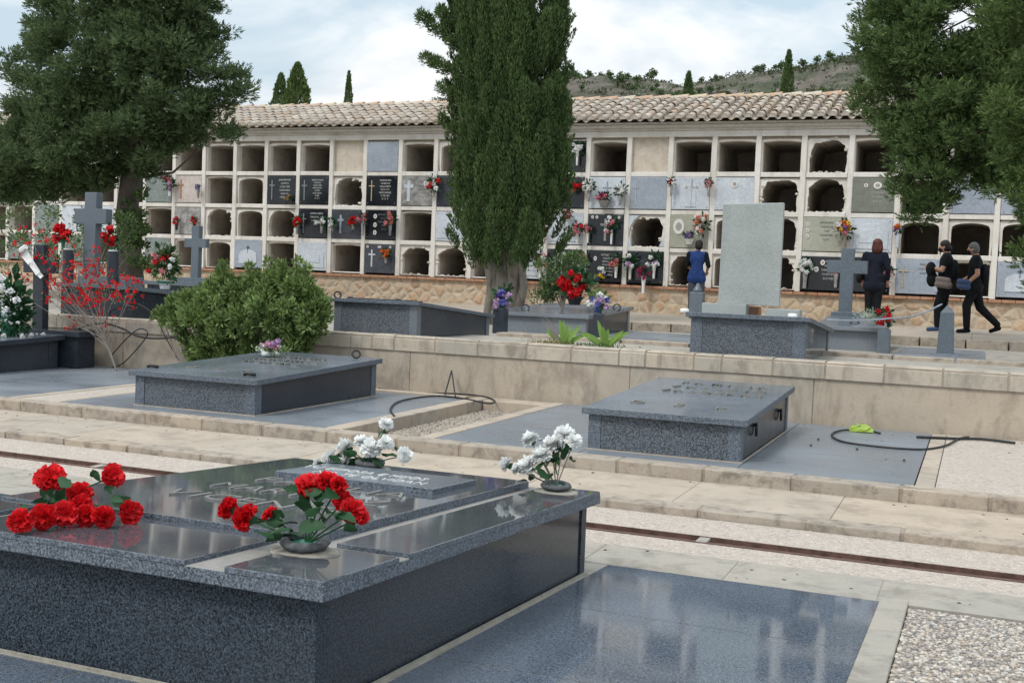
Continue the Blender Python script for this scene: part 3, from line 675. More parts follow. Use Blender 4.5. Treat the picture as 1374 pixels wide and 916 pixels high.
vC = gvase(151, 337, 378, 11.72, 15, 'round granite vase right of the big cross', 'gr_dk', True, -.30)
vD = gvase(671, 414, 441, 14.6, 16, 'black square stone vase at the foot of the cypress', 'gr_dk', zb_=-.785)
vE = gvase(803, 421, 449, 14.95, 13, 'dark square stone vase in front of the rose tomb', 'gr_dk', zb_=-.785)
# ---------------------------------------------------------------- niche building
YW = 24.0; CW = .92; X00 = -5.285; C0, C1 = -23, 8
ZR = [3.07, 2.285, 1.485, .69, -.085]
GB = thing('niche_building', 'long whitewashed burial niche block with four rows of niches and a tiled roof', 'niche block', (-8, 24.5, -.66))
mb = MB()
for c in range(C0, C1+1):
    x = X00+c*CW; j = random.uniform(-.008, .008)
    mb.box(x-.055+j, x+.055+j, YW-.03, YW+.10, ZR[-1]+.0, ZR[0]+.01)
for r in range(1, 4):
    for c in range(C0, C1):
        x = X00+c*CW; j = random.uniform(-.008, .008); mb.box(x+.0558, x+CW-.0558, YW-.022, YW+.10, ZR[r]-.05+j, ZR[r]+.05+j)
build('frame_grid', mb, M['plaster'], GB, bevel=.012)
mb = MB(); xL, xR = X00+C0*CW-.1, X00+C1*CW+.1
mb.box(xL, xR, YW-.035, YW+.15, ZR[0]+.0, ZR[0]+.13)
mb.box(xL, xR, YW-.07, YW+.15, ZR[0]+.133, ZR[0]+.20)
mb.box(xL, xR, YW-.05, YW+.15, ZR[0]+.203, ZR[0]+.25); mb.box(xL, xR, YW-.12, YW+.15, ZR[0]+.253, ZR[0]+.305)
mb.box(xL-.1, xL, YW-.05, YW+3.6, -.66, ZR[0]+.3); mb.box(xR, xR+.1, YW-.05, YW+3.6, -.66, ZR[0]+.3)
mb.box(xL, xR, YW+3.5, YW+3.6, -.66, ZR[0]+.3)
build('cornice', mb, M['plaster'], GB, bevel=.01)
mb = MB(); mb.box(xL, xR, YW-.02, YW+.3, -.75, ZR[-1]-.06); build('stone_base', mb, M['rubble'], GB)
mb = MB(); x = xL
while x < xR: mb.box(x, x+.235, YW-.085, YW+.2, ZR[-1]-.058, ZR[-1]-.002); x += .245
build('brick_ledge', mb, M['brick'], GB, bevel=.005)
# plan: per column, rows top..bottom; o open, a arched, b broken, p plastered; letters = plaques
plan = {-23: 'oxxb', -22: 'oMoo', -21: 'oooG', -20: 'ooGG', -19: 'ooMG', -18: 'ooMo', -17: 'oooM', -16: 'oGoG', -15: 'oPDo', -14: 'ooba', -13: 'oaaS',
        -12: 'oKbo', -11: 'oKKL', -10: 'pbNo', -9: 'BKKN', -8: 'oFob', -7: 'aHLb', -6: 'oooo', -5: 'oooL', -4: 'KKLK', -3: 'oLKK', -2: 'pBbC',
        -1: 'oLOb', 0: 'oLaa', 1: 'obbb', 2: 'bbOK', 3: 'oQLK', 4: 'ooaB', 5: 'oBao', 6: 'oBaS', 7: 'oooB'}
def opening(kind):
    hw, z0_, z1_ = .385, .05, .69
    pts = []
    if kind in 'o':
        k = 5; pts = [(-hw, z0_), (hw, z0_), (hw, z1_-.03)]+[(hw-2*hw*i/(k+1), z1_-.03+.03*math.sin(math.pi*i/(k+1))) for i in range(1, k+1)]+[(-hw, z1_-.03)]
    elif kind == 'a':
        k = 9; hw = .35; pts = [(-hw, z0_), (hw, z0_), (hw, z1_-.16)]+[(hw*math.cos(math.pi*i/(k+1))*1., z1_-.16+.13*math.sin(math.pi*i/(k+1))**.6) for i in range(1, k+1)]+[(-hw, z1_-.16)]
    else:
        hw = .35; sh = [random.uniform(-.03, .03) for _ in range(13)]; base = [(-hw, z0_), (-hw*.4, z0_), (hw*.3, z0_), (hw, z0_), (hw, .25), (hw, .45), (hw*.92, .58), (hw*.6, .66), (hw*.2, .67), (-hw*.3, .675), (-hw*.75, .63), (-hw*.98, .5), (-hw, .3)]
        base = [(a+(sh[i] if 3 < i else 0), b+(sh[12-i]*.8 if i > 4 else 0)) for i, (a, b) in enumerate(base)]
        fine = []
        for i in range(len(base)):
            a, b = base[i], base[(i+1) % len(base)]
            for t in (0, .33, .66): fine.append((a[0]*(1-t)+b[0]*t+random.gauss(0, .005), a[1]*(1-t)+b[1]*t+random.gauss(0, .005)))
        pts = fine
    return pts
def niche(c, r, kind):
    x0 = X00+c*CW; z0_ = ZR[r+1]; H_ = ZR[r]-z0_; cx = x0+CW/2
    pts = [(cx+a, z0_+b*H_/.775) for a, b in opening(kind)]; n = len(pts); mb = MB()
    # outer rim on the cell rectangle, by ray from centre
    cz = z0_+.37; out = []
    for a, b in pts:
        dx, dz = a-cx, b-cz; k = min((CW/2-.03)/max(abs(dx), 1e-6), (.36 if dz > 0 else .345)/max(abs(dz), 1e-6)); k = max(k, 1.02); out.append((cx+dx*k, cz+dz*k))
    yf = YW+.03
    v = [(a, yf, b) for a, b in out]+[(a, yf+random.uniform(0, .012)+(.0 if kind == 'o' else -.012), b) for a, b in pts]
    f = [(i, (i+1) % n, n+(i+1) % n, n+i) for i in range(n)]
    dep = 2.1 if kind != 'a' else 1.9
    mid = [(cx+(a-cx)*1.04, YW+.16, z0_+.37+(b-z0_-.37)*1.04) for a, b in pts] if kind != 'o' else [(a, YW+.16, b) for a, b in pts]
    v += mid; f += [(n+i, n+(i+1) % n, 2*n+(i+1) % n, 2*n+i) for i in range(n)]
    mi = [0]*(2*n)
    v += [(a, YW+dep, b) for a, _, b in mid]; f += [(2*n+i, 2*n+(i+1) % n, 3*n+(i+1) % n, 3*n+i) for i in range(n)]
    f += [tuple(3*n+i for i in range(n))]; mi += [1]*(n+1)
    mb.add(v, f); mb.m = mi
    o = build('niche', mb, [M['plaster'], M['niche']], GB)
    if kind == 'b':
        m2 = MB()
        for i in range(6):
            a, b = random.choice(pts[9:]); s_ = random.uniform(.012, .045)
            vv = iv*s_*np.array([1.2, .5, .8])*(1+rng.uniform(-.3, .3, (12, 1)))+np.array([a+random.gauss(0, .02), YW+.02, b+random.gauss(0, .02)]); m2.add(vv, itf)
        for i in range(10):
            s_ = random.uniform(.012, .03); vv = iv*s_*np.array([1.3, 1, .7])+np.array([cx+random.uniform(-.3, .3), YW+random.uniform(.0, .1), z0_+.06]); m2.add(vv, itf)
        build('broken_mortar', m2, M['mortar'], o)
    return o
PM = dict(K='pl_black', N='pl_slate', B='pl_blue', L='pl_pale', O='pl_olive', Q='pl_dolive', F='pl_grey', P='pl_pink', G='pl_green', M='pl_pale', S='pl_blue', C='pl_black', D='pl_grey', H='pl_slate')
lines_tx = {(-12, 1): ['JUAN MARTINEZ', 'CAMPOS', '12 ENE 1978', 'FRANCISCA MORALES', 'GARCIA', '3 MAY 1991'], (-11, 1): ['ROBERTO MUNOZ', 'MORENO', '4 JUN 1982', 'MARIA MARTINEZ', 'LOPEZ', 'JOSE GARCIA', 'RUIZ', 'D  E  P'],
            (-11, 2): ['RAMON PEREZ', 'MAGDALENA', '5 ABRIL 1984', 'D  E  P'], (-9, 1): ['AGUSTIN RUIZ RIVERA', '13 DE ABRIL DE 1966', 'SAN JOSE PRIETO', '8 JUN 1971', 'FRANCISCO GARCIA RUIZ', '20 FEB 1983', 'D  E  P'],
            (-8, 1): ['MARIA', 'PEREZ LOPEZ', '12 DE MAYO DE 1989', '4 FEBRERO'], (-4, 0): ['ANA MARIA PEREZ', '1977', 'A LOS 76', 'D E P'], (-4, 1): ['JOSE RUIZ', 'MARTIN', '3 JUNIO'],
            (-3, 3): ['ANTONIO GARCIA', 'ANGELAT', '8 SEPTIEMBRE 1973', 'DE NUESTRA SRA', 'MARIA GARCIA', 'MARTINEZ', '12 ABRIL'], (3, 1): ['JOSE GUILLERMO PEREZ', '17 SEPTIEMBRE 1976', 'D  E  P'],
            (2, 3): ['MARIA', 'ANGELES', 'GARCIA LOPEZ', 'FCO GARCIA MARTINEZ', 'SUS HIJOS'], (2, 2): ['JOSE MARIA GARCIA', 'ANTONIA RUIZ', '1968', 'FRANCISCO PEREZ', 'D E P'],
            (-9, 2): ['ANTONIO PEREZ', 'GARCIA', 'MARIA LOPEZ', 'RUIZ', 'D E P'], (-4, 3): ['JUAN', 'RUIZ'], (4, 3): ['FAMILIA', 'RUIZ PEREZ', 'GARCIA'], (6, 3): ['AQUI YACE', 'MARIA RUIZ', 'PEREZ']}
def plaque(c, r, k):
    x0 = X00+c*CW; z0_ = ZR[r+1]; zt_ = ZR[r]; cx = x0+CW/2; y0 = YW-.038; dx, dz = .402, .335; cz = (z0_+zt_)/2
    if k in 'KNBQOC': dx = .405; dz = .34
    mb = MB().box(cx-dx, cx+dx, y0, YW+.05, cz-dz, cz+dz); o = build('plaque', mb, M[PM[k]], GB, bevel=.005)
    desc = {'K': 'black lettered plaque', 'C': 'black plaque with a small chapel relief', 'P': 'pinkish plaque with an outlined cross', 'S': 'blue grey plaque with a pale arched panel', 'F': 'figured grey plaque with a wide cross', 'H': 'split dark and grey plaque with a cross'}
    if k in desc: o['label'] = desc[k]
    mb = MB().box(cx-CW/2+.03, cx+CW/2-.03, YW+.05, YW+.09, z0_+.02, zt_-.02); 
    backing.append(mb)
    y = y0-.002
    for a, b in ((-1, -1), (1, -1), (1, 1), (-1, 1)):
        pins.append((cx+a*(dx-.05), y, cz+b*(dz-.045)))
    def txt(ls, tx, m='letters', s_=.062, ztop=.24, al='CENTER', sxx=.95):
        n = len(ls); st = min(.085, .5/n)
        for i, l in enumerate(ls): mb = MB(); wall_text(mb, l, cx+tx, cz+ztop-i*st, s_*(.95 if i % 2 else 1.05)*min(1, st/.075), y, min(sxx, 9.5/max(9.5, len(l))*sxx), al); build('inscription', mb, M[m], o)
    def plainx(tx, s1, s2, m, w=.018, zz=0):
        mb = MB().box(cx+tx-w/2, cx+tx+w/2, y-.014, y, cz-s1+zz, cz+s1+zz); mb.box(cx+tx-s2, cx+tx-w/2, y-.013, y, cz+s1*.45-w/2+zz, cz+s1*.45+w/2+zz); mb.box(cx+tx+w/2, cx+tx+s2, y-.013, y, cz+s1*.45-w/2+zz, cz+s1*.45+w/2+zz)
        build('relief_cross', mb, M[m], o)
    def med(tx, tz, w=.045, h=.055):
        mb = MB(); n = 18; v = [(cx+tx+w*math.cos(6.283*i/n), yy, cz+tz+h*math.sin(6.283*i/n)) for yy in (y-.012, y) for i in range(n)]
        mb.add(v, [tuple(range(n))]+[(i, n+i, n+(i+1) % n, (i+1) % n) for i in range(n)]); m2 = build('portrait_medallion', mb, M['porc'], o)
        mb = MB(); v = [(cx+tx+w*.55*math.cos(6.283*i/n), y-.0145, cz+tz+h*.55*math.sin(6.283*i/n)) for i in range(n)]; mb.add(v, [tuple(range(n))]); build('portrait', mb, M['portrait'], m2)
    def arch(m, w=.27, h=.2, zz=-.08, th=.012):
        pts = [(-w, -h), (w, -h), (w, h*.4)]+[(w*math.cos(math.pi*i/8), h*.4+(h*.9)*math.sin(math.pi*i/8)) for i in range(1, 8)]+[(-w, h*.4)]
        n = len(pts); v = [(cx+a, yy, cz+b+zz) for yy in (y-th, y) for a, b in pts]
        build('arched_relief', MB().add(v, [tuple(range(n))]+[(i, n+i, n+(i+1) % n, (i+1) % n) for i in range(n)]), M[m], o, bevel=.003)
    ls = lines_tx.get((c, r))
    if k == 'K':
        if (c, r) == (-9, 2):
            for z in (.2, 0, -.18): med(-.14, z)
            txt(ls, .1, 'letdim')
        elif (c, r) in ((-3, 2),): plainx(0, .24, .11, 'pl_grey', .05); med(-.3, .27, .03, .035); med(-.2, .27, .03, .035); med(.3, .27, .03, .035)
        elif (c, r) == (-4, 3): plainx(-.05, .2, .09, 'pl_pale', .02); med(-.15, .22, .035, .045); med(0, .24, .035, .045); txt(ls, -.25, 'letters', .05, .05)
        elif (c, r) == (-4, 1): med(-.1, .25, .035, .04); txt(ls, .05)
        elif (c, r) == (2, 3): med(.02, .22); med(-.1, .08); txt(ls, .17)
        elif (c, r) == (3, 3): med(.1, -.1, .055, .065)
        elif (c, r) == (-3, 3): med(-.2, .16, .035, .05); txt(ls, .1)
        else:
            if c < -8: plainx(-.26, .24, .075, 'letdim' if c < -9 else 'gold', .03 if c < -9 else .022)
            txt(ls or ['D E P'], .1)
    elif k == 'N':
        if r == 3: plainx(-.2, .2, .09, 'pl_pale', .035); med(0, .27, .05, .03); med(.28, .27, .03, .03); med(-.32, .27, .03, .03)
        else: plainx(-.15, .22, .08, 'pl_blue', .05); arch('pl_slate', .17, .16, -.05)
    elif k == 'L':
        if (c, r) == (0, 1): med(.0, .2, .07, .075)
        elif (c, r) == (-1, 1): med(-.1, .15, .04, .03); med(.12, .15, .04, .03); plainx(.02, .3, .05, 'pl_blue', .015); arch('pl_pale', .12, .18, -.1)
        elif (c, r) == (-3, 1): plainx(0, .25, .1, 'pl_blue', .02)
        else: arch('pl_pale', .33, .22, -.05); arch('pl_pale', .22, .12, -.03, .022)
    elif k == 'B' and c == 4: plainx(-.27, .22, .09, 'gold', .018); txt(ls, .12, 'letdim', .05)
    elif k == 'B' and c == -2: plainx(-.27, .26, .06, 'pl_pale', .012)
    elif k == 'S': arch('pl_pale', .26, .15, -.08); plainx(0, .09, .045, 'pl_slate', .015, .12); txt(['D E P', 'PEREZ LOPEZ'], 0, 'letdim', .05, -.05)
    elif k == 'O':
        if c == -1: med(-.22, .1, .12, .16)
        else:
            for z in (.2, .08, -.04): med(-.31, z, .035, .042)
            txt(ls, .06, 'letdim', .05)
    elif k == 'Q': med(.08, .19, .08, .07); med(-.14, .19, .04, .04); txt(ls, .08, 'letters', .055, .04)
    elif k == 'F': plainx(-.2, .24, .12, 'pl_pale', .08); txt(ls, .14, 'letters', .065, .15)
    elif k == 'H': plainx(.1, .22, .1, 'pl_black', .04)
    elif k == 'P': plainx(-.22, .24, .08, 'brick', .03)
    elif k == 'C':
        arch('pl_slate', .2, .2, -.08, .01); plainx(0, .2, .07, 'pl_black', .03)
    return o
backing = []; pins = []
for c, rows in plan.items():
    for r, k in enumerate(rows):
        if k in 'oab': niche(c, r, k)
        elif k == 'x': niche(c, r, 'o')
        elif k == 'p':
            x0 = X00+c*CW; mb = MB().box(x0+.03, x0+CW-.03, YW+.06, YW+.12, ZR[r+1]+.02, ZR[r]); build('sealed_face', mb, M['patch'], GB)
        else: plaque(c, r, k)
# remains of a torn pale plaque round the broken hole
c, r = -2, 2; x0 = X00+c*CW
for pts in ([(.06, .72), (.06, .38), (.10, .5), (.17, .62), (.28, .72)], [(.88, .06), (.88, .35), (.82, .22), (.74, .08)], [(.06, .06), (.06, .3), (.10, .2), (.13, .06)]):
    n = len(pts); v = [(x0+a, yy, ZR[r+1]+b) for yy in (YW-.02, YW+.01) for a, b in pts]
    build('plaque_remnant', MB().add(v, [tuple(range(n)), tuple(range(n, 2*n))]+[(i, n+i, n+(i+1) % n, (i+1) % n) for i in range(n)]), M['pl_pale'], GB)
mb = MB()
for a in pins: mb.add(iv*.012+np.array(a), itf)
build('plaque_studs', mb, M['brass'], GB)
# roof
EY, EZ, RY, RZ = 23.74, 3.37, 25.95, 4.14
sl = np.array([0, RY-EY, RZ-EZ]); Ls = np.linalg.norm(sl); sd_ = sl/Ls; up_ = np.array([0, -sd_[2], sd_[1]])
mb = MB(); mcap = mb; mch = MB()
pitch = .24; nc = int((xR-xL)/pitch)+2; TL = .42; step = .335; nr = int(Ls/step)+1
for i in range(nc):
    xc = xL-.1+i*pitch
    for k in range(nr):
        for cv_ in (1, 0):
            x = xc+(0 if cv_ else pitch/2)+random.gauss(0, .006); s0 = k*step+random.gauss(0, .012)-(.05 if cv_ else .02); s1 = min(s0+TL, Ls)
            r0, r1 = (.085, .068) if cv_ else (.078, .088); tw = random.gauss(0, .010); n = 7; v = []
            h0 = (.052 if cv_ else .062)+random.gauss(0, .004); lift = .018
            for s_, rr, hh in ((s0, r0, h0+lift), (s1, r1, h0)):
                for thk in (0, -.014):
                    for j in range(n):
                        a = math.pi*j/(n-1); off = (math.sin(a) if cv_ else -math.sin(a))*(rr+thk*(1 if cv_ else 0))
                        xx = x+math.cos(a)*(rr+thk)+(tw if s_ == s1 else 0)
                        hgt = hh+off+(thk if not cv_ else 0)*.2
                        pnt = np.array([xx, EY, EZ])+sd_*s_+up_*hgt; v.append(pnt)
            f = []
            for j in range(n-1):
                f += [(j, j+1, 2*n+j+1, 2*n+j), (n+j, 3*n+j, 3*n+j+1, n+j+1), (j, n+j, n+j+1, j+1), (2*n+j, 2*n+j+1, 3*n+j+1, 3*n+j)]
            f += [(0, 2*n, 3*n, n), (n-1, 2*n-1, 4*n-1, 3*n-1)]
            (mb if cv_ else mch).add(v, f)
            if k == 0 and cv_:
                pc = np.array([x, EY, EZ])+sd_*(s0-.004)+up_*(h0+lift-.006); hw = .072
                vv = [pc+np.array([math.cos(math.pi*j/8)*hw, 0, 0])+up_*math.sin(math.pi*j/8)*hw for j in range(9)]
                vv += [a+sd_*.08 for a in vv]+[pc-up_*.02+[-hw*.6, 0, 0]]
                mcap.add(vv, [tuple(range(9))]+[(j, 9+j, 10+j, j+1) for j in range(8)], 1)
build('cover_tiles', mb, [M['tile'], M['mortar']], GB, smooth=False); build('channel_tiles', mch, M['tile'], GB)
mb = MB(); mb.add([(xL-.1, EY+.12, EZ-.06), (xR+.1, EY+.12, EZ-.06), (xR+.1, RY, RZ-.05), (xL-.1, RY, RZ-.05), (xR+.1, RY+2.2, EZ-.06), (xL-.1, RY+2.2, EZ-.06),
                  (xL-.1, EY+.12, EZ-.12), (xR+.1, EY+.12, EZ-.12)], [(0, 1, 2, 3), (3, 2, 4, 5), (6, 7, 1, 0), (6, 0, 3, 5), (7, 4, 2, 1)]); build('roof_deck', mb, M['mortar'], GB)
mb = MB(); x = xL
while x < xR:
    L_ = .44; n = 8; v = []
    for xx, rr, hh in ((x-.03, .085, 0), (x+L_, .105, .025)):
        for j in range(n): a = math.pi*j/(n-1); v.append((xx, RY+math.cos(a)*rr, RZ+.02+hh+math.sin(a)*rr))
    mb.add(v, [(j, j+1, n+j+1, n+j) for j in range(n-1)]+[tuple(range(n)), tuple(range(n, 2*n))]); x += L_-.02
build('ridge_tiles', mb, M['ridge'], GB)
# ---------------------------------------------------------------- hills and far trees
def hillmat():
    m, nt, b = mk('dry_hillside', (.3, .27, .22), .95, .1); v = coord(nt, (1, .6, 3.5))
    a = ramp(nt, noise(nt, v, .02, 8, .72), [(.32, (.11, .10, .088)), (.48, (.20, .178, .155)), (.68, (.29, .26, .232))])
    g = ramp(nt, noise(nt, v, .07, 6, .7), [(.42, (0,)*3), (.56, (.9,)*3)])
    a = mix(nt, g, a, (.085, .105, .065)); nt.links.new(a, b.inputs['Base Color'])
    bump(nt, b, noise(nt, v, .12, 6, .7), 1., 4.); return m
M['hill'] = hillmat()
crest = [(-300, 215), (300, 165), (500, 152), (620, 128), (690, 109), (750, 103), (820, 105), (870, 106), (900, 112), (925, 118), (950, 112), (1000, 104), (1050, 96), (1090, 90), (1110, 82), (1140, 74), (1160, 74), (1180, 83), (1210, 95), (1300, 112), (1600, 150)]
cxs = [a for a, b in crest]; cys = [b for a, b in crest]
YH = 420.; pxs = np.linspace(-300, 1600, 240); rows_ = 46; V = []; Fq = []
cr = np.array([ony(a, np.interp(a, cxs, cys), YH) for a in pxs])
def fbm(x, y): return sum(math.sin(x*f_+1.3*k+y*f_*.8)*math.cos(y*f_*1.1-k+x*f_*.35)/f_**.9*.05 for k, f_ in enumerate((.03, .07, .13, .29, .6)))
for j in range(rows_):
    t = j/(rows_-1); Yj = YH-240*(1-t) if t < 1 else YH
    for i, c_ in enumerate(cr):
        prof = t**.85; x = c_[0]*(Yj/YH)*.5+c_[0]*.5; z = -4+(c_[2]+4)*prof+fbm(x, Yj)*8*math.sin(math.pi*min(1, t*1.0))*.9+random.uniform(-.35, .35)
        V.append((x, Yj, z))
for i, c_ in enumerate(cr): V.append((c_[0]*1.1, YH+200, -10))
rr_ = rows_+1
for j in range(rr_-1):
    for i in range(len(pxs)-1): a = j*len(pxs)+i; Fq.append((a, a+1, a+1+len(pxs), a+len(pxs)))
struct('hill', MB().add(V, Fq), M['hill'], smooth=True)
HV = np.array(V).reshape(rr_, len(pxs), 3)
hp = MB()       # one little hillside pine
P_ = rng.normal(size=(150, 3))*np.array([1.0, 1.0, .9])*.62+np.array([0, 0, 2.2]); hp.quads(leafq(P_, rdir(150, .3), rng.uniform(.6, 1.1, 150), .7))
hp0 = None; hpm = None
for k in range(110):
    j = rows_-1-int(abs(random.gauss(0, 8))) if k < 70 else random.randint(14, rows_-2); i = random.randint(124, 193)
    if j < 4: continue
    p = HV[j, i]; s_ = random.uniform(.45, 1.0)
    if hp0 is None:
        hp0 = thing('hill_pine', 'small dark pine dotted on the dry hillside', 'pine tree', p, 'pines on the hillside'); T = hp0
        m_ = MB(); m_.quads(hp.q[0]+p); build('crown', m_, M['pine'], T)
        build('trunk', MB().tube([p+[0, 0, -.8], p+[0, 0, 2]], [.14, .08], 6), M['barkd'], T); kids = list(T.children)
    else:
        T = hp0.copy(); col.objects.link(T); T.location = p
        for ch in kids: c_ = ch.copy(); col.objects.link(c_); c_.parent = T
    T.scale = (s_, s_, s_*random.uniform(.8, 1.2)); T.rotation_euler = (0, 0, random.uniform(0, 6))
# scrub
nsc = 5200; Pi = []
for _ in range(nsc):
    j = random.randint(2, rows_-1); i = random.randint(112, 200); Pi.append(HV[j, i]+[random.uniform(-2, 2), random.uniform(-2, 2), 0])
Pi = np.array(Pi); Pq = np.repeat(Pi, 9, 0)+rng.normal(size=(nsc*9, 3))*np.array([.7, .7, .25])
o = build('hill_scrub', MB().quads(leafq(Pq, rdir(len(Pq), .6), rng.uniform(.5, 1.1, len(Pq)), .6)), leafm('scrub_leaves', (.07, .085, .05), (.11, .12, .07), .9, .1, .1)); tag(o, 'low scattered scrub covering the dry hillside', 'scrub', kind='stuff')
def spire(px, ybase, ytop, wpx, Y, label, mat='cyp', n=5000, blunt=.5, name='cypress_tree'):
    p0 = ony(px, ybase, Y); p1 = ony(px, ytop, Y); q = mpp(px, ybase, Y); H_ = p1[2]-p0[2]; w = wpx*q/2; zb_ = -.8
    T = thing(name, label, 'cypress', (p0[0], Y, zb_), 'cypresses beyond the niche block')
    build('trunk', MB().tube([(p0[0], Y, zb_), (p0[0], Y, p0[2]+H_*.5)], [.15, .06], 8), M['bark'], T)
    z0_ = min(p0[2]-1.5, p0[2]); H2 = p1[2]-z0_
    t = rng.uniform(0, 1, n)**.9; a = rng.uniform(0, 6.283, n)
    prof = (np.minimum(1, (1-t)/blunt)**.75)*np.minimum(1, .55+t*3); lump = 1+.16*np.sin(a*3+t*19)+.1*np.sin(a*5-t*31)
    rr = w*prof*lump*rng.uniform(.55, 1.05, n)**.5
    P_ = np.stack([p0[0]+rr*np.cos(a), Y+rr*np.sin(a), z0_+t*H2], 1); D = np.stack([np.cos(a)*.45, np.sin(a)*.45, np.ones(n)], 1)+rng.normal(size=(n, 3))*.25
    build('crown', MB().quads(leafq(P_, D, rng.uniform(.5, 1.1, n)*w*.42, w*.16)), M[mat], T)
spire(398, 145, 88, 32, 44, 'broad lighter cypress, right one of the close pair behind the roof', 'tree4', 5200, .45)
spire(376, 146, 101, 24, 47, 'darker cypress, left one of the close pair behind the roof', 'cyp', 3600, .5)
spire(467, 144, 97, 17, 46, 'slim lone cypress behind the roof left of the tall cypress', 'cyp', 3200, .9)
spire(923, 131, 98, 21, 52, 'short pointed cypress behind the roof before the hill dip', 'cyp', 3200, .7)
spire(1056, 128, 70, 23, 50, 'tallest pointed cypress behind the roof before the hill', 'cyp', 4400, .8)
spire(510, 143, 137, 4, 60, 'tiny cypress tip showing above the roof ridge', 'cyp', 500, .9)
# ---------------------------------------------------------------- near trees
def inpoly(x, y, P):
    c = False; j = len(P)-1
    for i in range(len(P)):
        if (P[i][1] > y) != (P[j][1] > y) and x < (P[j][0]-P[i][0])*(y-P[i][1])/(P[j][1]-P[i][1])+P[i][0]: c = not c
        j = i
    return c
def edged(x, y, P):
    d = 1e9
    for i in range(len(P)):
        a = np.array(P[i-1]); b = np.array(P[i]); t = np.clip(np.dot((x, y)-a, b-a)/np.dot(b-a, b-a), 0, 1); d = min(d, np.linalg.norm(a+t*(b-a)-(x, y)))
    return d
def lobes(poly, Y, n, r0, r1, thick, rim=.6, minr=14):
    xs = [a for a, b in poly]; ysl = [b for a, b in poly]; out = []; tries = 0
    while len(out) < n and tries < n*60:
        tries += 1; x = random.uniform(min(xs), max(xs)); y = random.uniform(min(ysl), max(ysl))
        if not inpoly(x, y, poly): continue
        e = edged(x, y, poly)
        if random.random() > rim and e > 90: continue
        q = mpp(x, y, Y); dmax = min(thick, (e*q)*1.3+.25)
        yy = Y+random.choice([-1, -1, 1])*dmax*random.uniform(.3, 1.)**.6; r = random.uniform(r0, r1)*(.6 if e < minr else 1)
        out.append((ony(x, y, yy), r))
    return out
def clumped(poly, Y, nbig, nsub, R0, R1, thick, mind=.34):
    xs = [a for a, b in poly]; ysl = [b for a, b in poly]; big = []; tries = 0; out = []
    while len(big) < nbig and tries < nbig*80:
        tries += 1; x = random.uniform(min(xs), max(xs)); y = random.uniform(min(ysl), max(ysl))
        if not inpoly(x, y, poly): continue
        e = edged(x, y, poly); q = mpp(x, y, Y)
        if e*q < .10: continue
        dmax = min(thick, e*q*1.4+.15); yy = Y+random.choice([-1, -1, 1])*dmax*random.uniform(.15, 1.)**.5; c_ = ony(x, y, yy)
        if any(np.linalg.norm((c_-b_[0])*[1, .8, 1.35]) < mind for b_ in big): continue
        big.append((c_, min(random.uniform(R0, R1), e*q+.12)))
    for c_, Rb in big:
        for _ in range(nsub):
            d = rdir(1)[0]; d[2] = d[2]*.55+.08; d[1] -= .15
            out.append((c_+d*Rb*random.uniform(.45, 1.), Rb*random.uniform(.30, .52)))
        out.append((c_, Rb*.6))
    return out, [b_[0] for b_ in big]
def spray_mesh(lb, per, L_, W_, up=.45, flat=.7):
    Ps = []; Ds = []
    for c_, r in lb:
        n = max(6, int(per*(r/.2)**2)); d = rdir(n); P0 = c_+d*r*rng.uniform(.35, .95, n)[:, None]*np.array([1.05, 1.05, flat])
        ax = unit(d*np.array([1, 1, .5])+np.array([0, 0, up])+rng.normal(size=(n, 3))*.25); sd2 = unit(np.cross(ax, rng.normal(size=(n, 3))))
        for k, (t, sdv) in enumerate(((.0, .0), (.22, .55), (.22, -.55), (.5, .45), (.5, -.45), (.75, .1))):
            Ps.append(P0+ax*L_*t*1.4); Ds.append(ax+sd2*sdv+rng.normal(size=(n, 3))*.12)
    P_ = np.concatenate(Ps); n = len(P_)
    return MB().quads(leafq(P_, np.concatenate(Ds), rng.uniform(.7, 1.2, n)*L_, W_))
def crown_mesh(lb, per, L_, W_, flat=.75, up=.5, dens=None, cen=None):
    Ps = []; Ds = []
    for c_, r in lb:
        n = int(per*(r/.35)**2); d = rdir(n)
        rad = rng.uniform(.35, 1.0, n)[:, None]**.6; sub = np.sin(d[:, :1]*5+c_[0]*9)*np.sin(d[:, 1:2]*6+c_[2]*7)*.22
        Pn = c_+d*r*(rad+sub)*np.array([1.05, 1.05, flat]); Ps.append(Pn)
        out = d.copy(); out[:, 2] = np.abs(out[:, 2])*.5+up; Ds.append(out+rng.normal(size=(n, 3))*.35)
    P_ = np.concatenate(Ps); n = len(P_)
    return MB().quads(leafq(P_, np.concatenate(Ds), rng.uniform(.6, 1.2, n)*L_, W_))
def limbs(mb, base, lb, k, r=.05):
    for c_, _ in random.sample(lb, min(k, len(lb))):
        mid = base*.45+c_*.55+np.array([0, 0, -.25]); mb.tube([base+np.array([0, 0, random.uniform(-.3, .6)]), base*.7+mid*.3, mid, c_], [r, r*.8, r*.5, r*.15], 6)
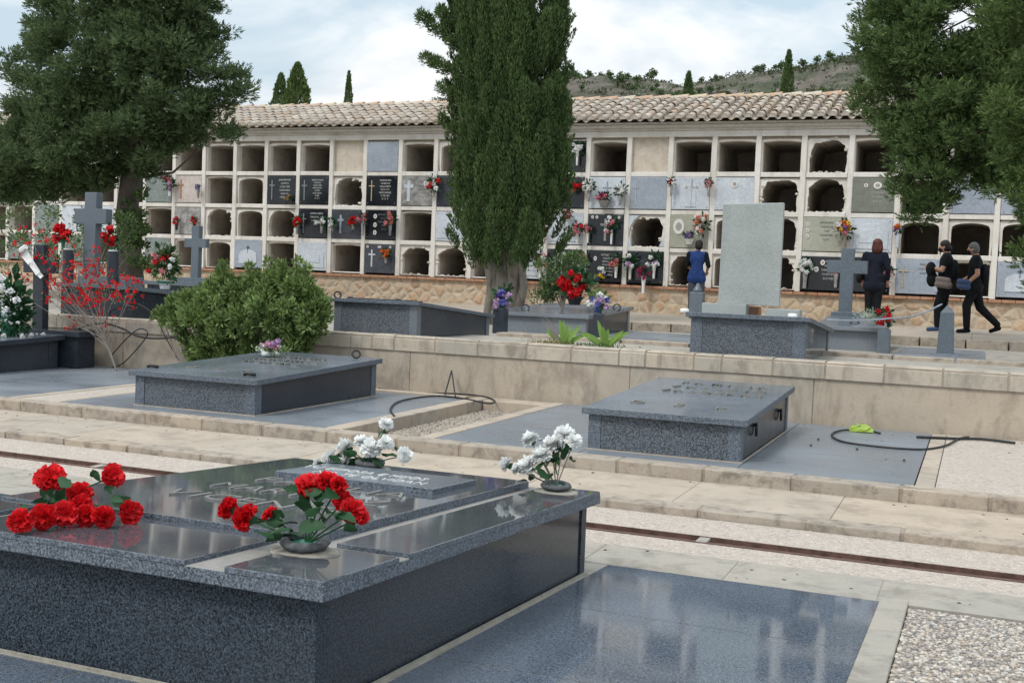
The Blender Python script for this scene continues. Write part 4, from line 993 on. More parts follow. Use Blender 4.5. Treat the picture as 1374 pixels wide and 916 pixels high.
# left tree
YT = 17.0
polyL = [(35, -150), (280, -150), (298, 0), (300, 28), (308, 50), (335, 48), (340, 70), (318, 90), (345, 108), (352, 125), (328, 145), (330, 178), (312, 196), (285, 192), (262, 205), (240, 208), (218, 232), (196, 250), (176, 245), (168, 232), (160, 240), (148, 255),
         (118, 266), (84, 268), (58, 288), (28, 282), (0, 264), (-60, 262), (-90, 200), (-40, 170), (2, 168), (12, 150), (6, 124), (10, 108), (-4, 92), (6, 78), (20, 68), (20, 45), (30, 22), (42, 8)]
p = ony(176, 395, YT); base = np.array([p[0], YT, -.8])
T = thing('conifer_tree', 'large dark spreading conifer filling the upper left of the picture', 'tree', base)
random.seed(21); lb, bigs = clumped(polyL, YT, 300, 8, .27, .44, 1.4, .245)
tt = ony(182, 120, YT); mb = MB().tube([base, ony(174, 340, YT), ony(171, 280, YT), ony(176, 235, YT), tt, ony(185, -60, YT)], [.28, .22, .20, .18, .11, .04], 12)
limbs(mb, ony(176, 240, YT), lb, 16, .045); limbs(mb, ony(182, 100, YT), lb, 24, .035)
lb3, _b = clumped([(-60, 190), (165, 190), (150, 258), (84, 270), (28, 282), (-60, 264)], YT, 80, 8, .22, .36, .9, .15); lb += lb3
build('trunk', mb, M['barkd'], T, smooth=True)
build('crown', spray_mesh(lb, 46, .075, .019), M['pine'], T)
mb = MB()    # small climbing foliage on the trunk
lb2 = [(ony(random.uniform(158, 200), random.uniform(250, 372), YT-.15+random.uniform(-.2, .2)), random.uniform(.08, .16)) for _ in range(26)]
build('trunk_shoots', crown_mesh(lb2, 700, .09, .04), M['cyp'], T)
# tall cypress
YC = 17.2; p = ony(674, 408, YC); base = np.array([p[0], YC, -.8])
T = thing('tall_cypress', 'tall broad dark cypress standing in front of the niches at the centre', 'cypress', base)
polyC = [(596, -170), (752, -170), (757, 0), (765, 60), (757, 110), (764, 175), (766, 235), (760, 270), (745, 285), (730, 305), (718, 340), (704, 352), (700, 362), (662, 362), (634, 350), (620, 322), (612, 285), (612, 240), (604, 200), (606, 150), (602, 110), (604, 60), (598, 20)]
lb = []
tries = 0
while len(lb) < 400 and tries < 40000:
    tries += 1; x = random.uniform(590, 770); y = random.uniform(-170, 362)
    if not inpoly(684+(x-684)*1.13, y, polyC): continue
    e = edged(x, y, polyC); q = mpp(x, y, YC); xm = 684; hw = 72*q; off = (x-xm)*q; dd = math.sqrt(max(.02, hw*hw-off*off))
    lb.append((ony(x, y, YC+random.choice([-1, -1, -1, 1])*dd*random.uniform(.55, 1.)), random.uniform(.13, .25)))
mb = MB()
for k_ in range(6):
    a = -.24+.09*k_+random.uniform(-.02, .02); x_ = 656+9*k_
    mb.tube([base+[a, random.uniform(-.12, .12), 0], ony(x_+random.uniform(-3, 3), 385, YC-.08), ony(x_+random.uniform(-4, 4), 362, YC-.06), ony(x_*.6+684*.4, 335, YC)], [.10, .068, .062, .05], 7)
mb.tube([base+[-.16, 0, 0], ony(660, 380, YC), ony(655, 345, YC), ony(672, 250, YC)], [.12, .09, .09, .08], 10)
mb.tube([base+[.1, .03, 0], ony(690, 380, YC), ony(690, 350, YC), ony(686, 200, YC), ony(684, -100, YC)], [.17, .13, .13, .12, .05], 12)
mb.tube([base+[.0, -.08, 0], ony(674, 380, YC-.1), ony(672, 345, YC)], [.15, .11, .09], 8)
limbs(mb, ony(684, 200, YC), lb, 30, .04); build('trunk', mb, M['bark'], T, smooth=True)
for _ in range(46):
    x = random.uniform(664, 706); y = random.uniform(-90, 230); lb.append((ony(x, y, YC-70*mpp(x, y, YC)*random.uniform(.5, .95)), random.uniform(.12, .2)))
for _ in range(120):
    y = random.uniform(-60, 335); sgn = random.choice([-1, 1]); x = 684+sgn*random.uniform(66, 79); lb.append((ony(x, y, YC+random.uniform(-.3, .2)), random.uniform(.05, .09)))
Ps = []; Ds = []
for c_, r in lb:
    n = int(1500*(r/.2)**2*.6); t = rng.uniform(-1, 1, n); a = rng.uniform(0, 6.283, n)
    rr = r*.62*np.sqrt(np.maximum(0, 1-np.abs(t)**1.6))*rng.uniform(.5, 1.05, n)**.5*(1+.2*np.sin(a*3+t*6))
    lean = np.array([(c_[0]-base[0])*.10, (c_[1]-YC)*.10, 0])
    Ps.append(c_+np.stack([rr*np.cos(a), rr*np.sin(a), t*r*2.0], 1)+np.outer(t, lean)); Ds.append(np.stack([np.cos(a)*.4, np.sin(a)*.4, np.ones(n)*1.0], 1)+rng.normal(size=(n, 3))*.25)
for (x0_, y0_, x1_, y1_, k_) in ((612, 60, 562, 18, 22), (605, 95, 566, 78, 16), (606, 40, 590, 8, 14), (608, 175, 590, 155, 8), (606, 125, 590, 112, 7), (700, 320, 720, 330, 10), (735, 290, 745, 270, 10)):
    for i in range(k_):
        t = i/k_; c_ = ony(x0_+(x1_-x0_)*t+random.gauss(0, 2), y0_+(y1_-y0_)*t+random.gauss(0, 2.5), YC-.3+random.uniform(-.2, .1)); n = 90
        d = rdir(n); Ps.append(c_+d*np.array([.07, .07, .09])*rng.uniform(.3, 1, n)[:, None]); Ds.append(d+np.array([-.3, 0, .7]))
P_ = np.concatenate(Ps); Dc = np.concatenate(Ds); Cc = P_ @ RW; yy_ = CY+F*Cc[:, 1]/Cc[:, 2]; xx_ = CX+F*Cc[:, 0]/Cc[:, 2]
keep = yy_ < 352+rng.normal(size=len(P_))*5+6*np.sin(xx_*.35); P_ = P_[keep]; Dc = Dc[keep]
n = len(P_); build('crown', MB().quads(leafq(P_, Dc, rng.uniform(.6, 1.2, n)*.07, .018)), M['cyp'], T)
# right trees
YR = 17.5
polyR = [(1165, -120), (1420, -120), (1430, 330), (1385, 335), (1362, 268), (1342, 262), (1316, 272), (1306, 256), (1282, 262), (1266, 290), (1246, 316), (1226, 306), (1206, 288), (1188, 276), (1192, 250), (1204, 222), (1196, 208), (1168, 222), (1155, 214), (1176, 196), (1180, 168), (1158, 158), (1142, 140), (1158, 128), (1176, 118),
         (1168, 92), (1156, 72), (1142, 50), (1152, 30), (1160, 10)]
hole = [(1262, 22), (1318, 12), (1312, 44), (1268, 48)]
T = thing('spreading_tree', 'large green conifer overhanging the niches at the upper right', 'tree', (2.2, YR+.5, -.8))
random.seed(5); lb, bigs = clumped(polyR, YR, 230, 8, .25, .40, 1.1, .23)
def proj(p):
    c_ = RW.T @ np.array(p); return CX+F*c_[0]/c_[2], CY+F*c_[1]/c_[2]
lb = [l for l in lb if not inpoly(*proj(l[0]), hole) and not (edged(*proj(l[0]), hole) < 9)]
bt = ony(1400, 140, YR+.5); tb = np.array([2.2, YR+.5, -.8])
mb = MB().tube([tb, tb*.6+bt*.4+np.array([.1, 0, -.4]), bt, ony(1420, -120, YR+.5)], [.30, .26, .20, .12], 12)
mb.tube([bt, ony(1320, 165, YR), ony(1262, 120, YR), ony(1228, 82, YR), ony(1180, 70, YR)], [.12, .08, .06, .04, .02], 8)
mb.tube([bt, ony(1345, 60, YR), ony(1310, 20, YR), ony(1270, 40, YR), ony(1250, 60, YR)], [.06, .03, .018, .012, .006], 6)
mb.tube([ony(1345, 60, YR), ony(1300, 36, YR), ony(1262, 52, YR)], [.016, .012, .006], 6); mb.tube([ony(1330, 40, YR), ony(1290, 14, YR), ony(1262, 20, YR)], [.012, .01, .005], 6)
limbs(mb, ony(1300, 140, YR), [l for l in lb if proj(l[0])[1] > 80], 34, .026); limbs(mb, bt, [l for l in lb if proj(l[0])[1] > 80], 20, .035)
build('trunk', mb, M['barkd'], T, smooth=True); build('crown', spray_mesh(lb, 52, .068, .017), M['tree3'], T)
YQ = 14.5
polyQ = [(1332, -100), (1470, -100), (1470, 420), (1385, 400), (1366, 340), (1362, 290), (1358, 245), (1346, 230), (1330, 205), (1312, 180), (1322, 150), (1330, 110), (1318, 84), (1322, 50), (1318, 30), (1330, 10)]
T = thing('leaning_tree', 'olive green tree crown cut by the right edge of the frame', 'tree', (2.4, YQ, -.8))
random.seed(9); lb, bigs = clumped(polyQ, YQ, 60, 8, .22, .36, .8, .25)
bt = ony(1440, 200, YQ); mb = MB().tube([(2.4, YQ, -.8), (2.3, YQ, .4), bt, ony(1430, -80, YQ)], [.2, .17, .13, .05], 10); limbs(mb, bt, lb, 16, .04)
build('trunk', mb, M['barkd'], T, smooth=True); build('crown', spray_mesh(lb, 62, .058, .015), M['tree4'], T)
# ---------------------------------------------------------------- shrubs
polyB = [(205, 425), (222, 415), (235, 398), (262, 388), (290, 376), (300, 360), (322, 362), (338, 372), (352, 360), (372, 358), (384, 366), (398, 360), (414, 368), (424, 385), (436, 398), (440, 418), (448, 440), (430, 452), (415, 468), (400, 480), (250, 490), (244, 470), (240, 452), (226, 440)]
YB = 11.0; p = onz(330, 497, -1.3); T = thing('leafy_bush', 'dense rounded bright green leafy bush between the left tomb and the wall', 'bush', (p[0], YB, -1.3))
lb = []; tries = 0
while len(lb) < 260 and tries < 20000:
    tries += 1; x, y = random.uniform(200, 450), random.uniform(355, 495)
    if inpoly(x, y, polyB) and edged(x, y, polyB) > 5 and y > 366+8*math.sin(x*.11)+5*math.sin(x*.31): e = edged(x, y, polyB); q = mpp(x, y, YB); lb.append((ony(x, y, YB+random.uniform(-1, .6)*min(.33, e*q*.9+.03)), random.uniform(.05, .11)))
for x, y in ((300, 356), (296, 364), (360, 352), (400, 352), (412, 362), (208, 425), (216, 418), (225, 428), (378, 356), (335, 360)): lb.append((ony(x, y, YB), .045))
Ps = []; Ds = []
for c_, r in lb:
    n = int(150*(r/.08)**1.5); d = rdir(n); Ps.append(c_+d*r*rng.uniform(.3, 1.1, n)[:, None]); Ds.append(d+np.array([0, 0, .55])+rng.normal(size=(n, 3))*.3)
P_ = np.concatenate(Ps); n = len(P_); build('foliage', MB().quads(leafq(P_, np.concatenate(Ds), rng.uniform(.7, 1.2, n)*.066, .027)), M['bush'], T)
mb = MB()
for c_, _ in random.sample(lb, 40): mb.tube([(p[0]+random.uniform(-.1, .1), YB, -1.3), (p[0]*.5+c_[0]*.5, YB, -1.1), c_], [.015, .01, .004], 5)
for x, y in ((300, 352), (360, 352), (400, 352)):
    mb.tube([ony(x, 400, YB), ony(x, y, YB)], [.006, .003], 5)
build('branches', mb, M['twig'], T)
# red flowering thorny shrub
YS = 10.95; b0 = onz(155, 497, -1.3); T = thing('red_flowering_shrub', 'sparse bare-stemmed shrub covered in small red flowers on the left', 'shrub', (b0[0], YS, -1.3))
br = MB(); tips = []
heads = [(110, 345), (130, 352), (145, 372), (95, 330), (70, 350), (40, 345), (20, 365), (5, 380), (60, 395), (85, 400), (118, 385), (165, 375), (150, 392), (175, 380), (185, 378), (30, 300), (50, 310), (12, 330), (92, 365), (125, 335), (75, 372), (105, 400), (135, 420), (90, 425), (60, 330), (25, 320), (100, 350), (112, 362)]
for hx_, hy_ in heads:
    r0_ = random.choice([(148, 470), (141, 455), (136, 445)]); dy = random.uniform(-.25, .25); mx_ = (r0_[0]*.5+hx_*.5+random.uniform(-12, 6), r0_[1]*.5+hy_*.5+random.uniform(0, 12))
    pts = [np.array([b0[0], YS, -1.3])+[0, 0, 0], ony(*r0_, YS), ony(*mx_, YS+dy*.5), ony(hx_, hy_, YS+dy)]
    br.tube(pts, [.010, .006, .0035, .0015], 5); tips.append(pts[-1])
    for k in range(5):
        t = random.uniform(.4, 1); a = pts[2]*(1-t)+pts[3]*t; e_ = a+rng.normal(size=3)*np.array([.11, .06, .07]); br.tube([a, (a+e_)/2+[0, 0, .01], e_], [.003, .0025, .0015], 4); tips.append(e_)
build('branches', br, M['twig'], T)
tips = np.array(tips); cl = tips[rng.integers(0, len(tips), 330)]+rng.normal(size=(330, 3))*.035
Pf = np.repeat(cl, 9, 0)+rng.normal(size=(330*9, 3))*.007; build('flowers', MB().quads(leafq(Pf, rdir(len(Pf), .2), rng.uniform(.018, .030, len(Pf)), .022)), M['red'], T)
cl = tips[rng.integers(0, len(tips), 520)]+rng.normal(size=(520, 3))*.05; build('leaves', MB().quads(leafq(cl, rdir(520, .3), .032, .014)), M['bush2'], T)
def shrubby(name, label, cat, cells, Y, base, n_per, L_, W_, mat, stems=10, group=None):
    T = thing(name, label, cat, base, group); Ps = []; Ds = []; lb = []
    for x, y, r in cells:
        c_ = ony(x, y, Y+random.uniform(-.12, .12)); rr = r*mpp(x, y, Y); lb.append(c_); d = rdir(n_per); Ps.append(c_+d*rr*rng.uniform(.2, 1.1, n_per)[:, None]); Ds.append(d+[0, 0, .5])
    P_ = np.concatenate(Ps); n = len(P_); build('foliage', MB().quads(leafq(P_, np.concatenate(Ds), rng.uniform(.7, 1.2, n)*L_, W_)), M[mat], T)
    mb = MB()
    for c_ in lb[:stems]: mb.tube([base, (np.array(base)+c_)/2+[0, 0, .03], c_], [.012, .008, .003], 5)
    build('branches', mb, M['twig'], T); return T
be = np.array([ony(755, 405, 16.0)[0], 16.0, tE(16.0)+.05])
shrubby('leafy_plant', 'loose leafy green plant behind the red roses on the rose tomb', 'plant', [(random.gauss(757, 16), random.uniform(342, 404), random.uniform(6, 12)) for _ in range(34)]+[(734+6*random.random(), 392+8*random.random(), 8) for _ in range(6)]+[(783, 350, 7), (776, 342, 6)], 16.0, be, 70, .05, .028, 'bush2')
p = ony(75, 330, 13.8); shrubby('leafy_plant', 'pale green leafy shrub behind the crosses at the left edge', 'plant', [(random.uniform(0, 120), random.gauss(310, 20), random.uniform(6, 12)) for _ in range(40)], 14.2, np.array([p[0], 14.2, -.8]), 34, .06, .03, 'bush2')
p = ony(115, 320, 15); shrubby('rose_bush', 'dark green rose bush with pink blooms beside the big cross', 'rose bush', [(random.choice([68, 72, 160, 140, 172, 98])+random.gauss(0, 7), random.uniform(285, 350), random.uniform(5, 10)) for _ in range(36)], 15.0, np.array([p[0], 15.0, -.8]), 34, .055, .03, 'cyp')
def agave(px, py, Y, z, n, Ln, label):
    random.seed(int(px))
    b = ony(px, py, Y); T = thing('agave_plant', label, 'succulent', (b[0], Y, z), 'succulents on the upper plot')
    for k in range(n):
        a = math.pi*(k+.5)/n+random.uniform(-.15, .15)+ (math.pi if k % 3 == 2 else 0)*0; L_ = Ln*random.uniform(.7, 1.1); el = R(random.uniform(58, 74)) if 1 < k < n-2 else R(random.uniform(34, 48))
        d = np.array([math.cos(a)*math.cos(el), -abs(math.sin(a))*.35*math.cos(el), math.sin(el)]); s_ = unit(np.cross(d, [0, -1, .2])); V = []
        for i in range(7):
            t = i/6; w = .030*math.sin(math.pi*(t*.85+.13))**.8; c_ = np.array([b[0], Y, z])+d*L_*t+np.array([0, 0, -.05*t*t*L_/.3]); V += [c_-s_*w, c_+np.array([0, .008, -.008]), c_+s_*w]
        build('leaf_blade', MB().add(V, [(3*i+j, 3*i+j+1, 3*i+j+4, 3*i+j+3) for i in range(6) for j in (0, 1)]), M['agave'], T, smooth=True)
    P_ = rng.normal(size=(160, 3))*np.array([.13, .07, .012])+np.array([b[0], Y-.05, z+.02]); build('ground_leaves', MB().quads(leafq(P_, rdir(160, .6), .05, .014)), M['bush2'], T)
agave(757, 455, 11.95, -.742, 7, .42, 'bright green broad-leaved succulent left of its twin on the wall top')
agave(812, 458, 11.95, -.742, 7, .40, 'bright green broad-leaved succulent nearer the tall headstone')
b = ony(735, 457, 11.85); P_ = rng.normal(size=(500, 3))*np.array([.16, .06, .02])+np.array([b[0], 11.85, -.73]); o = build('dry_groundcover', MB().quads(leafq(P_, rdir(500, .5), .035, .012)), M['dry'], base=b); tag(o, 'low dry orange-brown ground cover at the foot of the succulents', 'ground cover', kind='stuff')
b = ony(750, 452, 11.9); T = thing('dry_stalks', 'thin leafless grey stalks rising beside the left succulent', 'dry plant', (b[0], 11.9, -.742)); mb = MB()
for k in range(12): tp = ony(745+random.uniform(-22, 18), 418+random.uniform(0, 18), 11.9); mb.tube([(b[0], 11.9, -.742), (b[0]*.5+tp[0]*.5+.02, 11.9, tp[2]*.5-.37), tp], [.004, .003, .0015], 4)
build('stalks', mb, M['twig'], T)
# ---------------------------------------------------------------- small bouquets
def blossoms(cs, r, mat, parent, np_=16, name='blossoms'):
    cs = np.array(cs); np_ = np_*2; n = len(cs)*np_; C_ = np.repeat(cs, np_, 0); d = rdir(n, .1); t = unit(np.cross(d, rng.normal(size=(n, 3)))); k = rng.uniform(.45, .95, n)[:, None]
    return build(name, MB().quads(leafq(C_+d*r*k*.8-t*r*.35, t+d*.35, rng.uniform(.6, .9, n)*r, r*.7)), M[mat], parent)
BQ = 'flowers fixed to the niche fronts'
def bouquet(px, py, rpx, cols, label, Y=23.84, vb=None, vmat='pl_grey', vw=5, n=9, tall=1., group=BQ, name='flower_vase', leafmat='leaf', br_=None, vt=None):
    c_ = ony(px, py, Y); q = mpp(px, py, Y); rad = rpx*q
    vbz = ony(px, vb, Y)[2] if vb else c_[2]-rad*1.2
    T = thing(name, label, 'flowers', (c_[0], Y, vbz), group)
    if vb:
        vtz = ony(px, vt, Y)[2] if vt else c_[2]-rad*.5; w = vw*q/2; H_ = vtz-vbz
        build('vase', MB().lathe((c_[0], Y, vbz), [(w*.6, 0), (w*.65, .01), (w*.75, H_*.5), (w*1.1, H_*.95), (w*1.15, H_), (w*.9, H_)], 12), M[vmat], T, smooth=True)
    nl = 70; d = rdir(nl, .15); d[:, 1] = d[:, 1]*.6-.1
    build('leaves', MB().quads(leafq(c_+d*rad*rng.uniform(.1, .8, nl)[:, None]*np.array([1, .7, tall]), d, rng.uniform(.5, 1., nl)*rad*.65, rad*.3)), M[leafmat], T)
    per = max(1, n//len(cols)); br_ = br_ or max(.022, rad*.30)
    for m in cols:
        cs = []
        for _ in range(per):
            a = random.uniform(0, 6.28); k = random.uniform(.15, .85); cs.append(c_+np.array([math.cos(a)*k*rad, -abs(random.gauss(.35, .2))*rad, math.sin(a)*k*rad*tall]))
        blossoms(cs, br_, m, T)
    return T
for a in [
 (228, 246, 11, ['pink', 'lilac', 'magenta'], 'pink and purple flowers in a white vase on the green grey plaque', dict(vb=263, vmat='white')),
 (266, 251, 4.5, ['blue'], 'tiny blue flowers in a grey vase on the pinkish plaque', dict(vb=266)),
 (237, 296, 6, ['red'], 'left red posy on the plain grey plaque above the slender cross', dict(vb=309, vmat='pot_black')),
 (261, 296, 6, ['red'], 'right red posy on the plain grey plaque above the slender cross', dict(vb=306, vmat='pot_black')),
 (388, 266, 6, ['tan'], 'round tan dried flower ball on a black plaque', dict(n=12)),
 (399, 297, 9, ['red'], 'drooping red flowers at the left of a black plaque in the third row', dict(vb=314)),
 (432, 296, 8, ['whitef'], 'white flowers at the right of the black plaque in the third row', dict(vb=313)),
 (446, 299, 8, ['whitef'], 'white round posy on the slate plaque in the third row', dict(vb=310)),
 (474, 297, 8, ['red'], 'red posy between the slate and the black three-portrait plaque', dict(vb=308)),
 (487, 293, 9, ['pink', 'pink', 'whitef'], 'pink flowers left of the three-portrait plaque', dict(vb=316)),
 (524, 294, 11, ['pink', 'salmon'], 'pink flowers with long green leaves right of the three-portrait plaque', dict(vb=316)),
 (518, 341, 9, ['orange'], 'orange flowers on the slate plaque of the bottom row', dict(vb=353)),
 (582, 246, 12, ['whitef', 'whitef', 'red'], 'white spray with one red bud beside the split dark plaque', dict(vb=264, tall=1.2)),
 (775, 198, 10, ['whitef'], 'white flowers on the top row black plaque beside the cypress', dict(vb=222, vmat='white', vw=4)),
 (773, 252, 9, ['red'], 'dense red posy on the black plaque beside the cypress', dict(n=12)),
 (791, 250, 10, ['whitef'], 'left white posy on the pale plaque with a pink basket', dict(vb=270)),
 (833, 256, 10, ['whitef'], 'right white posy on the pale plaque with a pink basket', dict(vb=275, tall=1.2)),
 (811, 264, 11, ['pink', 'magenta'], 'pink flowers in a small grey basket on the pale plaque', dict(vb=278, vw=16, tall=.55)),
 (901, 244, 7, ['redd', 'whitef'], 'left narrow red posy on the pale plaque with two knobs', dict(vb=263, vw=4)),
 (951, 245, 7, ['redd', 'pink'], 'right narrow red posy on the pale plaque with two knobs', dict(vb=264, vw=4)),
 (729, 309, 7, ['red', 'pink'], 'red and pink posy left of the pale arched plaque by the cypress', dict(vb=322, vmat='white', vw=4)),
 (762, 287, 8, ['red', 'pink'], 'upper bunch of the red and pink garland right of the pale arched plaque', {}),
 (775, 307, 10, ['red', 'pink', 'pink'], 'lower bunch of the red and pink garland right of the pale arched plaque', dict(vb=326, vmat='white', vw=4, tall=1.2)),
 (789, 308, 8, ['pink'], 'pink posy at the left of the black plaque with a grey cross', dict(vb=326, vmat='white', vw=4)),
 (821, 303, 11, ['whitef', 'pink'], 'white and pink flowers at the right of the black plaque with a grey cross', dict(vb=328, vmat='white', vw=4, tall=1.3)),
 (941, 301, 12, ['salmon', 'salmon', 'whitef'], 'tall peach coloured spray on the olive plaque with an oval portrait', dict(vb=326, tall=1.7, n=16)),
 (925, 316, 9, ['purple', 'lilac'], 'purple flowers in a white basket on the olive plaque with an oval portrait', dict(vb=328, vmat='white', vw=13, tall=.6)),
 (725, 351, 13, ['salmon', 'whitef', 'pink'], 'large pink and white bunch beside the cypress in the bottom row', dict(vb=373, vmat='white', n=12)),
 (697, 367, 8, ['purple', 'yellow'], 'yellow and purple flowers in a white holder hung on the stone base', dict(vb=390, vmat='white', vw=6, Y=23.76)),
 (778, 349, 11, ['pink', 'salmon', 'whitef'], 'pink flowers above the leafy plant in the bottom row', dict(vb=372, vmat='white')),
 (827, 351, 11, ['salmon', 'pink'], 'pink flowers right of the black ANTONIO plaque', dict(vb=373, vmat='white')),
 (846, 352, 12, ['lilac', 'whitef'], 'left dark green wreath with lilac flowers on the chapel plaque', dict(vb=375, vmat='white', tall=1.2)),
 (878, 350, 12, ['lilac', 'whitef'], 'right dark green wreath with lilac flowers on the chapel plaque', dict(vb=374, vmat='white', tall=1.2)),
 (864, 366, 10, ['magenta'], 'magenta flowers in a white holder hung under the chapel plaque', dict(vb=394, vmat='white', vw=6, Y=23.74)),
 (806, 367, 10, ['purple', 'whitef', 'yellow'], 'violet and cream flowers low on the black ANTONIO plaque', {}),
 (1134, 308, 14, ['yellow', 'purple', 'pink', 'whitef', 'redd', 'orange'], 'large mixed yellow purple and pink bunch in a brown vase', dict(vb=336, vmat='bark', vw=9, n=18)),
 (1205, 309, 8, ['orange', 'purple'], 'orange and purple flowers in a pale vase beside the right tree', dict(vb=333, vmat='pl_pale', vw=6, n=8)),
 (1081, 357, 12, ['whitef'], 'large white lilies left of the black plaque with two portraits', dict(vb=387, n=14, vw=7)),
 (1122, 365, 5, ['pink'], 'tiny pink flower in a clear vase in front of the black plaque', dict(vb=386, vw=6)),
 (1194, 364, 9, ['whitef', 'pink'], 'white flowers right of the woman in the black blazer', dict(vb=384, vmat='white')),
 (893+45, 378, 4, ['whitef'], 'small white jar on the ledge in front of the woman in blue', dict(vb=388, n=2)),
]: bouquet(a[0], a[1], a[2], a[3], a[4], **a[5])
GB2 = 'flowers on the graves'
bouquet(85, 314, 14, ['red', 'redd'], 'dense red carnations in the vase left of the big cross', Y=11.72, n=22, group=GB2, vb=335, vmat='pot_green', vw=6)
bouquet(150, 317, 14, ['red', 'redd'], 'loose red flowers in the vase right of the big cross', Y=11.72, n=16, group=GB2, vb=337, vmat='pot_green', vw=6, tall=1.2)
T = bouquet(222, 352, 24, ['red', 'pink', 'whitef'], 'bushy bouquet of red pink and white roses in a white pot by the leafy bush', Y=13.2, vb=388, vmat='white', vw=20, n=12, group=GB2, br_=.045, vt=376)
nl = 500; c_ = ony(222, 355, 13.2); d = rdir(nl, .1); build('dense_foliage', MB().quads(leafq(c_+d*rng.uniform(.05, .30, nl)[:, None]*np.array([.75, .5, .95]), d, .07, .03)), M['bush2'], T)
p = ony(221, 379, 13.2); q = mpp(221, 379, 13.2); build('pot_rim', MB().lathe(p, [(10.5*q, -.01), (11*q, .03), (10*q, .03)], 16), M['pot_green'], T)
T = bouquet(14, 398, 36, ['whitef'], 'large bouquet of white roses at the left edge', Y=10.3, vb=452, vmat='pot_green', vw=30, n=12, group=GB2, br_=.055, tall=1.0)
c_ = ony(20, 420, 10.3); nl = 900; d = rdir(nl, 0); build('dense_foliage', MB().quads(leafq(c_+d*rng.uniform(.05, .3, nl)[:, None]*np.array([.75, .6, 1.1]), d, .07, .03)), M['leaf'], T)
cs = c_+rng.normal(size=(45, 3))*np.array([.13, .1, .13])+[0, -.12, -.03]; blossoms(cs, .018, 'whitef', T, 8, 'small_blossoms')
for i, (x, y) in enumerate(((5, 453), (30, 452), (42, 453), (58, 449))):
    p = ony(x, y, 10.1+.12*i); o = build('fallen_rose', MB().quads(leafq(np.repeat([[p[0], p[1], tJ(p[1])+.08]], 24, 0), rdir(24, .5), .035, .03)), M['whitef'], base=(p[0], p[1], tJ(p[1])+.06)); tag(o, 'white flower head lying on the lid of the left edge tomb', 'flower', 'flowers lying on the left edge tomb')
T = bouquet(676, 397, 17, ['purple', 'lilac', 'blue'], 'purple and lilac flowers in a green pot in front of the cypress trunk', Y=14.6, vb=414, vmat='pot_green', vw=10, n=12, group=GB2, tall=1.1)
p = ony(668, 405, 14.6); build('long_leaves', MB().quads(leafq(np.repeat([p], 12, 0), np.stack([-rng.uniform(.4, 1, 12), rng.normal(size=12)*.2, rng.uniform(.3, .8, 12)], 1), .16, .02)), M['bush'], T)
T = bouquet(772, 381, 27, ['red', 'redd'], 'big bunch of round red roses in a black pot on the rose tomb', Y=15.7, vb=409, vmat='pot_black', vw=24, n=20, group=GB2, br_=.055, tall=.75, vt=398)
T = bouquet(805, 405, 17, ['blue', 'lilac', 'whitef'], 'blue and white flowers in a teal pot on the dark stone vase', Y=14.95, vb=421, vmat='pot_green', vw=9, n=14, group=GB2, leafmat='bush')
T = bouquet(1186, 424, 15, ['red', 'redd'], 'red carnations with pale gypsophila in the square granite vase', Y=15.25, n=8, group=GB2, br_=.04, tall=.8)
c_ = ony(1172, 424, 15.25); n = 900; d = rdir(n); build('gypsophila', MB().quads(leafq(c_+d*rng.uniform(.05, 1, n)[:, None]*np.array([.26, .12, .11]), d, .018, .014)), M['gyp'], T)
c_ = ony(368, 470, 10.1); T = thing('flower_spray', 'small pink lilac and white spray lying on the left tomb lid', 'flowers', (c_[0], 10.1, -.93), GB2)
for m, n_, sx_ in (('lilac', 14, .10), ('pink', 6, .08), ('whitef', 12, .16)):
    blossoms([c_+np.array([random.gauss(-.02, sx_*.6), random.gauss(0, .04), abs(random.gauss(.0, .035)) + (.03 if m != 'whitef' else -.035)]) for _ in range(n_)], .03, m, T)
n = 120; P_ = c_+rng.normal(size=(n, 3))*np.array([.10, .05, .02]); build('leaves', MB().quads(leafq(P_, rdir(n, .3), .06, .016)), M['bush'], T)
# ---------------------------------------------------------------- foreground silk flowers
def carnation(c_, ax, Rr, n, mat, parent, narrow=False, name='flower_head'):
    sq = random.uniform(.5, .95); n = int(n*1.3)
    ax = unit(np.array(ax, float)); e1 = unit(np.cross(ax, [.3, .9, .2])); e2 = np.cross(ax, e1); mb = MB(); R_ph = random.uniform(0, 6); nu, nv_ = (8, 4) if not narrow else (4, 4)
    for k in range(n):
        ph = k*2.39996+random.uniform(-.3, .3); th = R(6+112*math.sqrt((k+.5)/n))+random.uniform(-.1, .1); 
        ln = Rr*random.uniform(.82, 1.06)*(1 if not narrow else 1); w = (.50 if not narrow else .17)*Rr*random.uniform(.8, 1.2)
        rad = math.cos(ph)*e1+math.sin(ph)*e2; tan = -math.sin(ph)*e1+math.cos(ph)*e2; d = math.cos(th)*ax*(sq if not narrow else 1)+math.sin(th)*rad; nn = -math.sin(th)*ax+math.cos(th)*rad
        p1 = random.uniform(0, 6); V = []; fr = random.uniform(5, 8)
        for j in range(nv_):
            v = j/(nv_-1)
            for i in range(nu):
                u = 2*i/(nu-1)-1; e = 1-.16*u*u-(random.uniform(0, .2) if j == nv_-1 else 0)+.10*math.sin(ph*3+R_ph)
                V.append(c_+d*ln*v*e+tan*u*w*(v**.8+.06)+nn*((.17*Rr*math.sin(u*fr+p1)*v*v if not narrow else -.10*Rr*v*v)+(.25*Rr*v*v*(1-th/2) if narrow else .1*Rr*v*v*math.sin(p1))))
        mb.add(V, [(j*nu+i, j*nu+i+1, (j+1)*nu+i+1, (j+1)*nu+i) for j in range(nv_-1) for i in range(nu-1)])
    return build(name, mb, M[mat], parent, smooth=True)
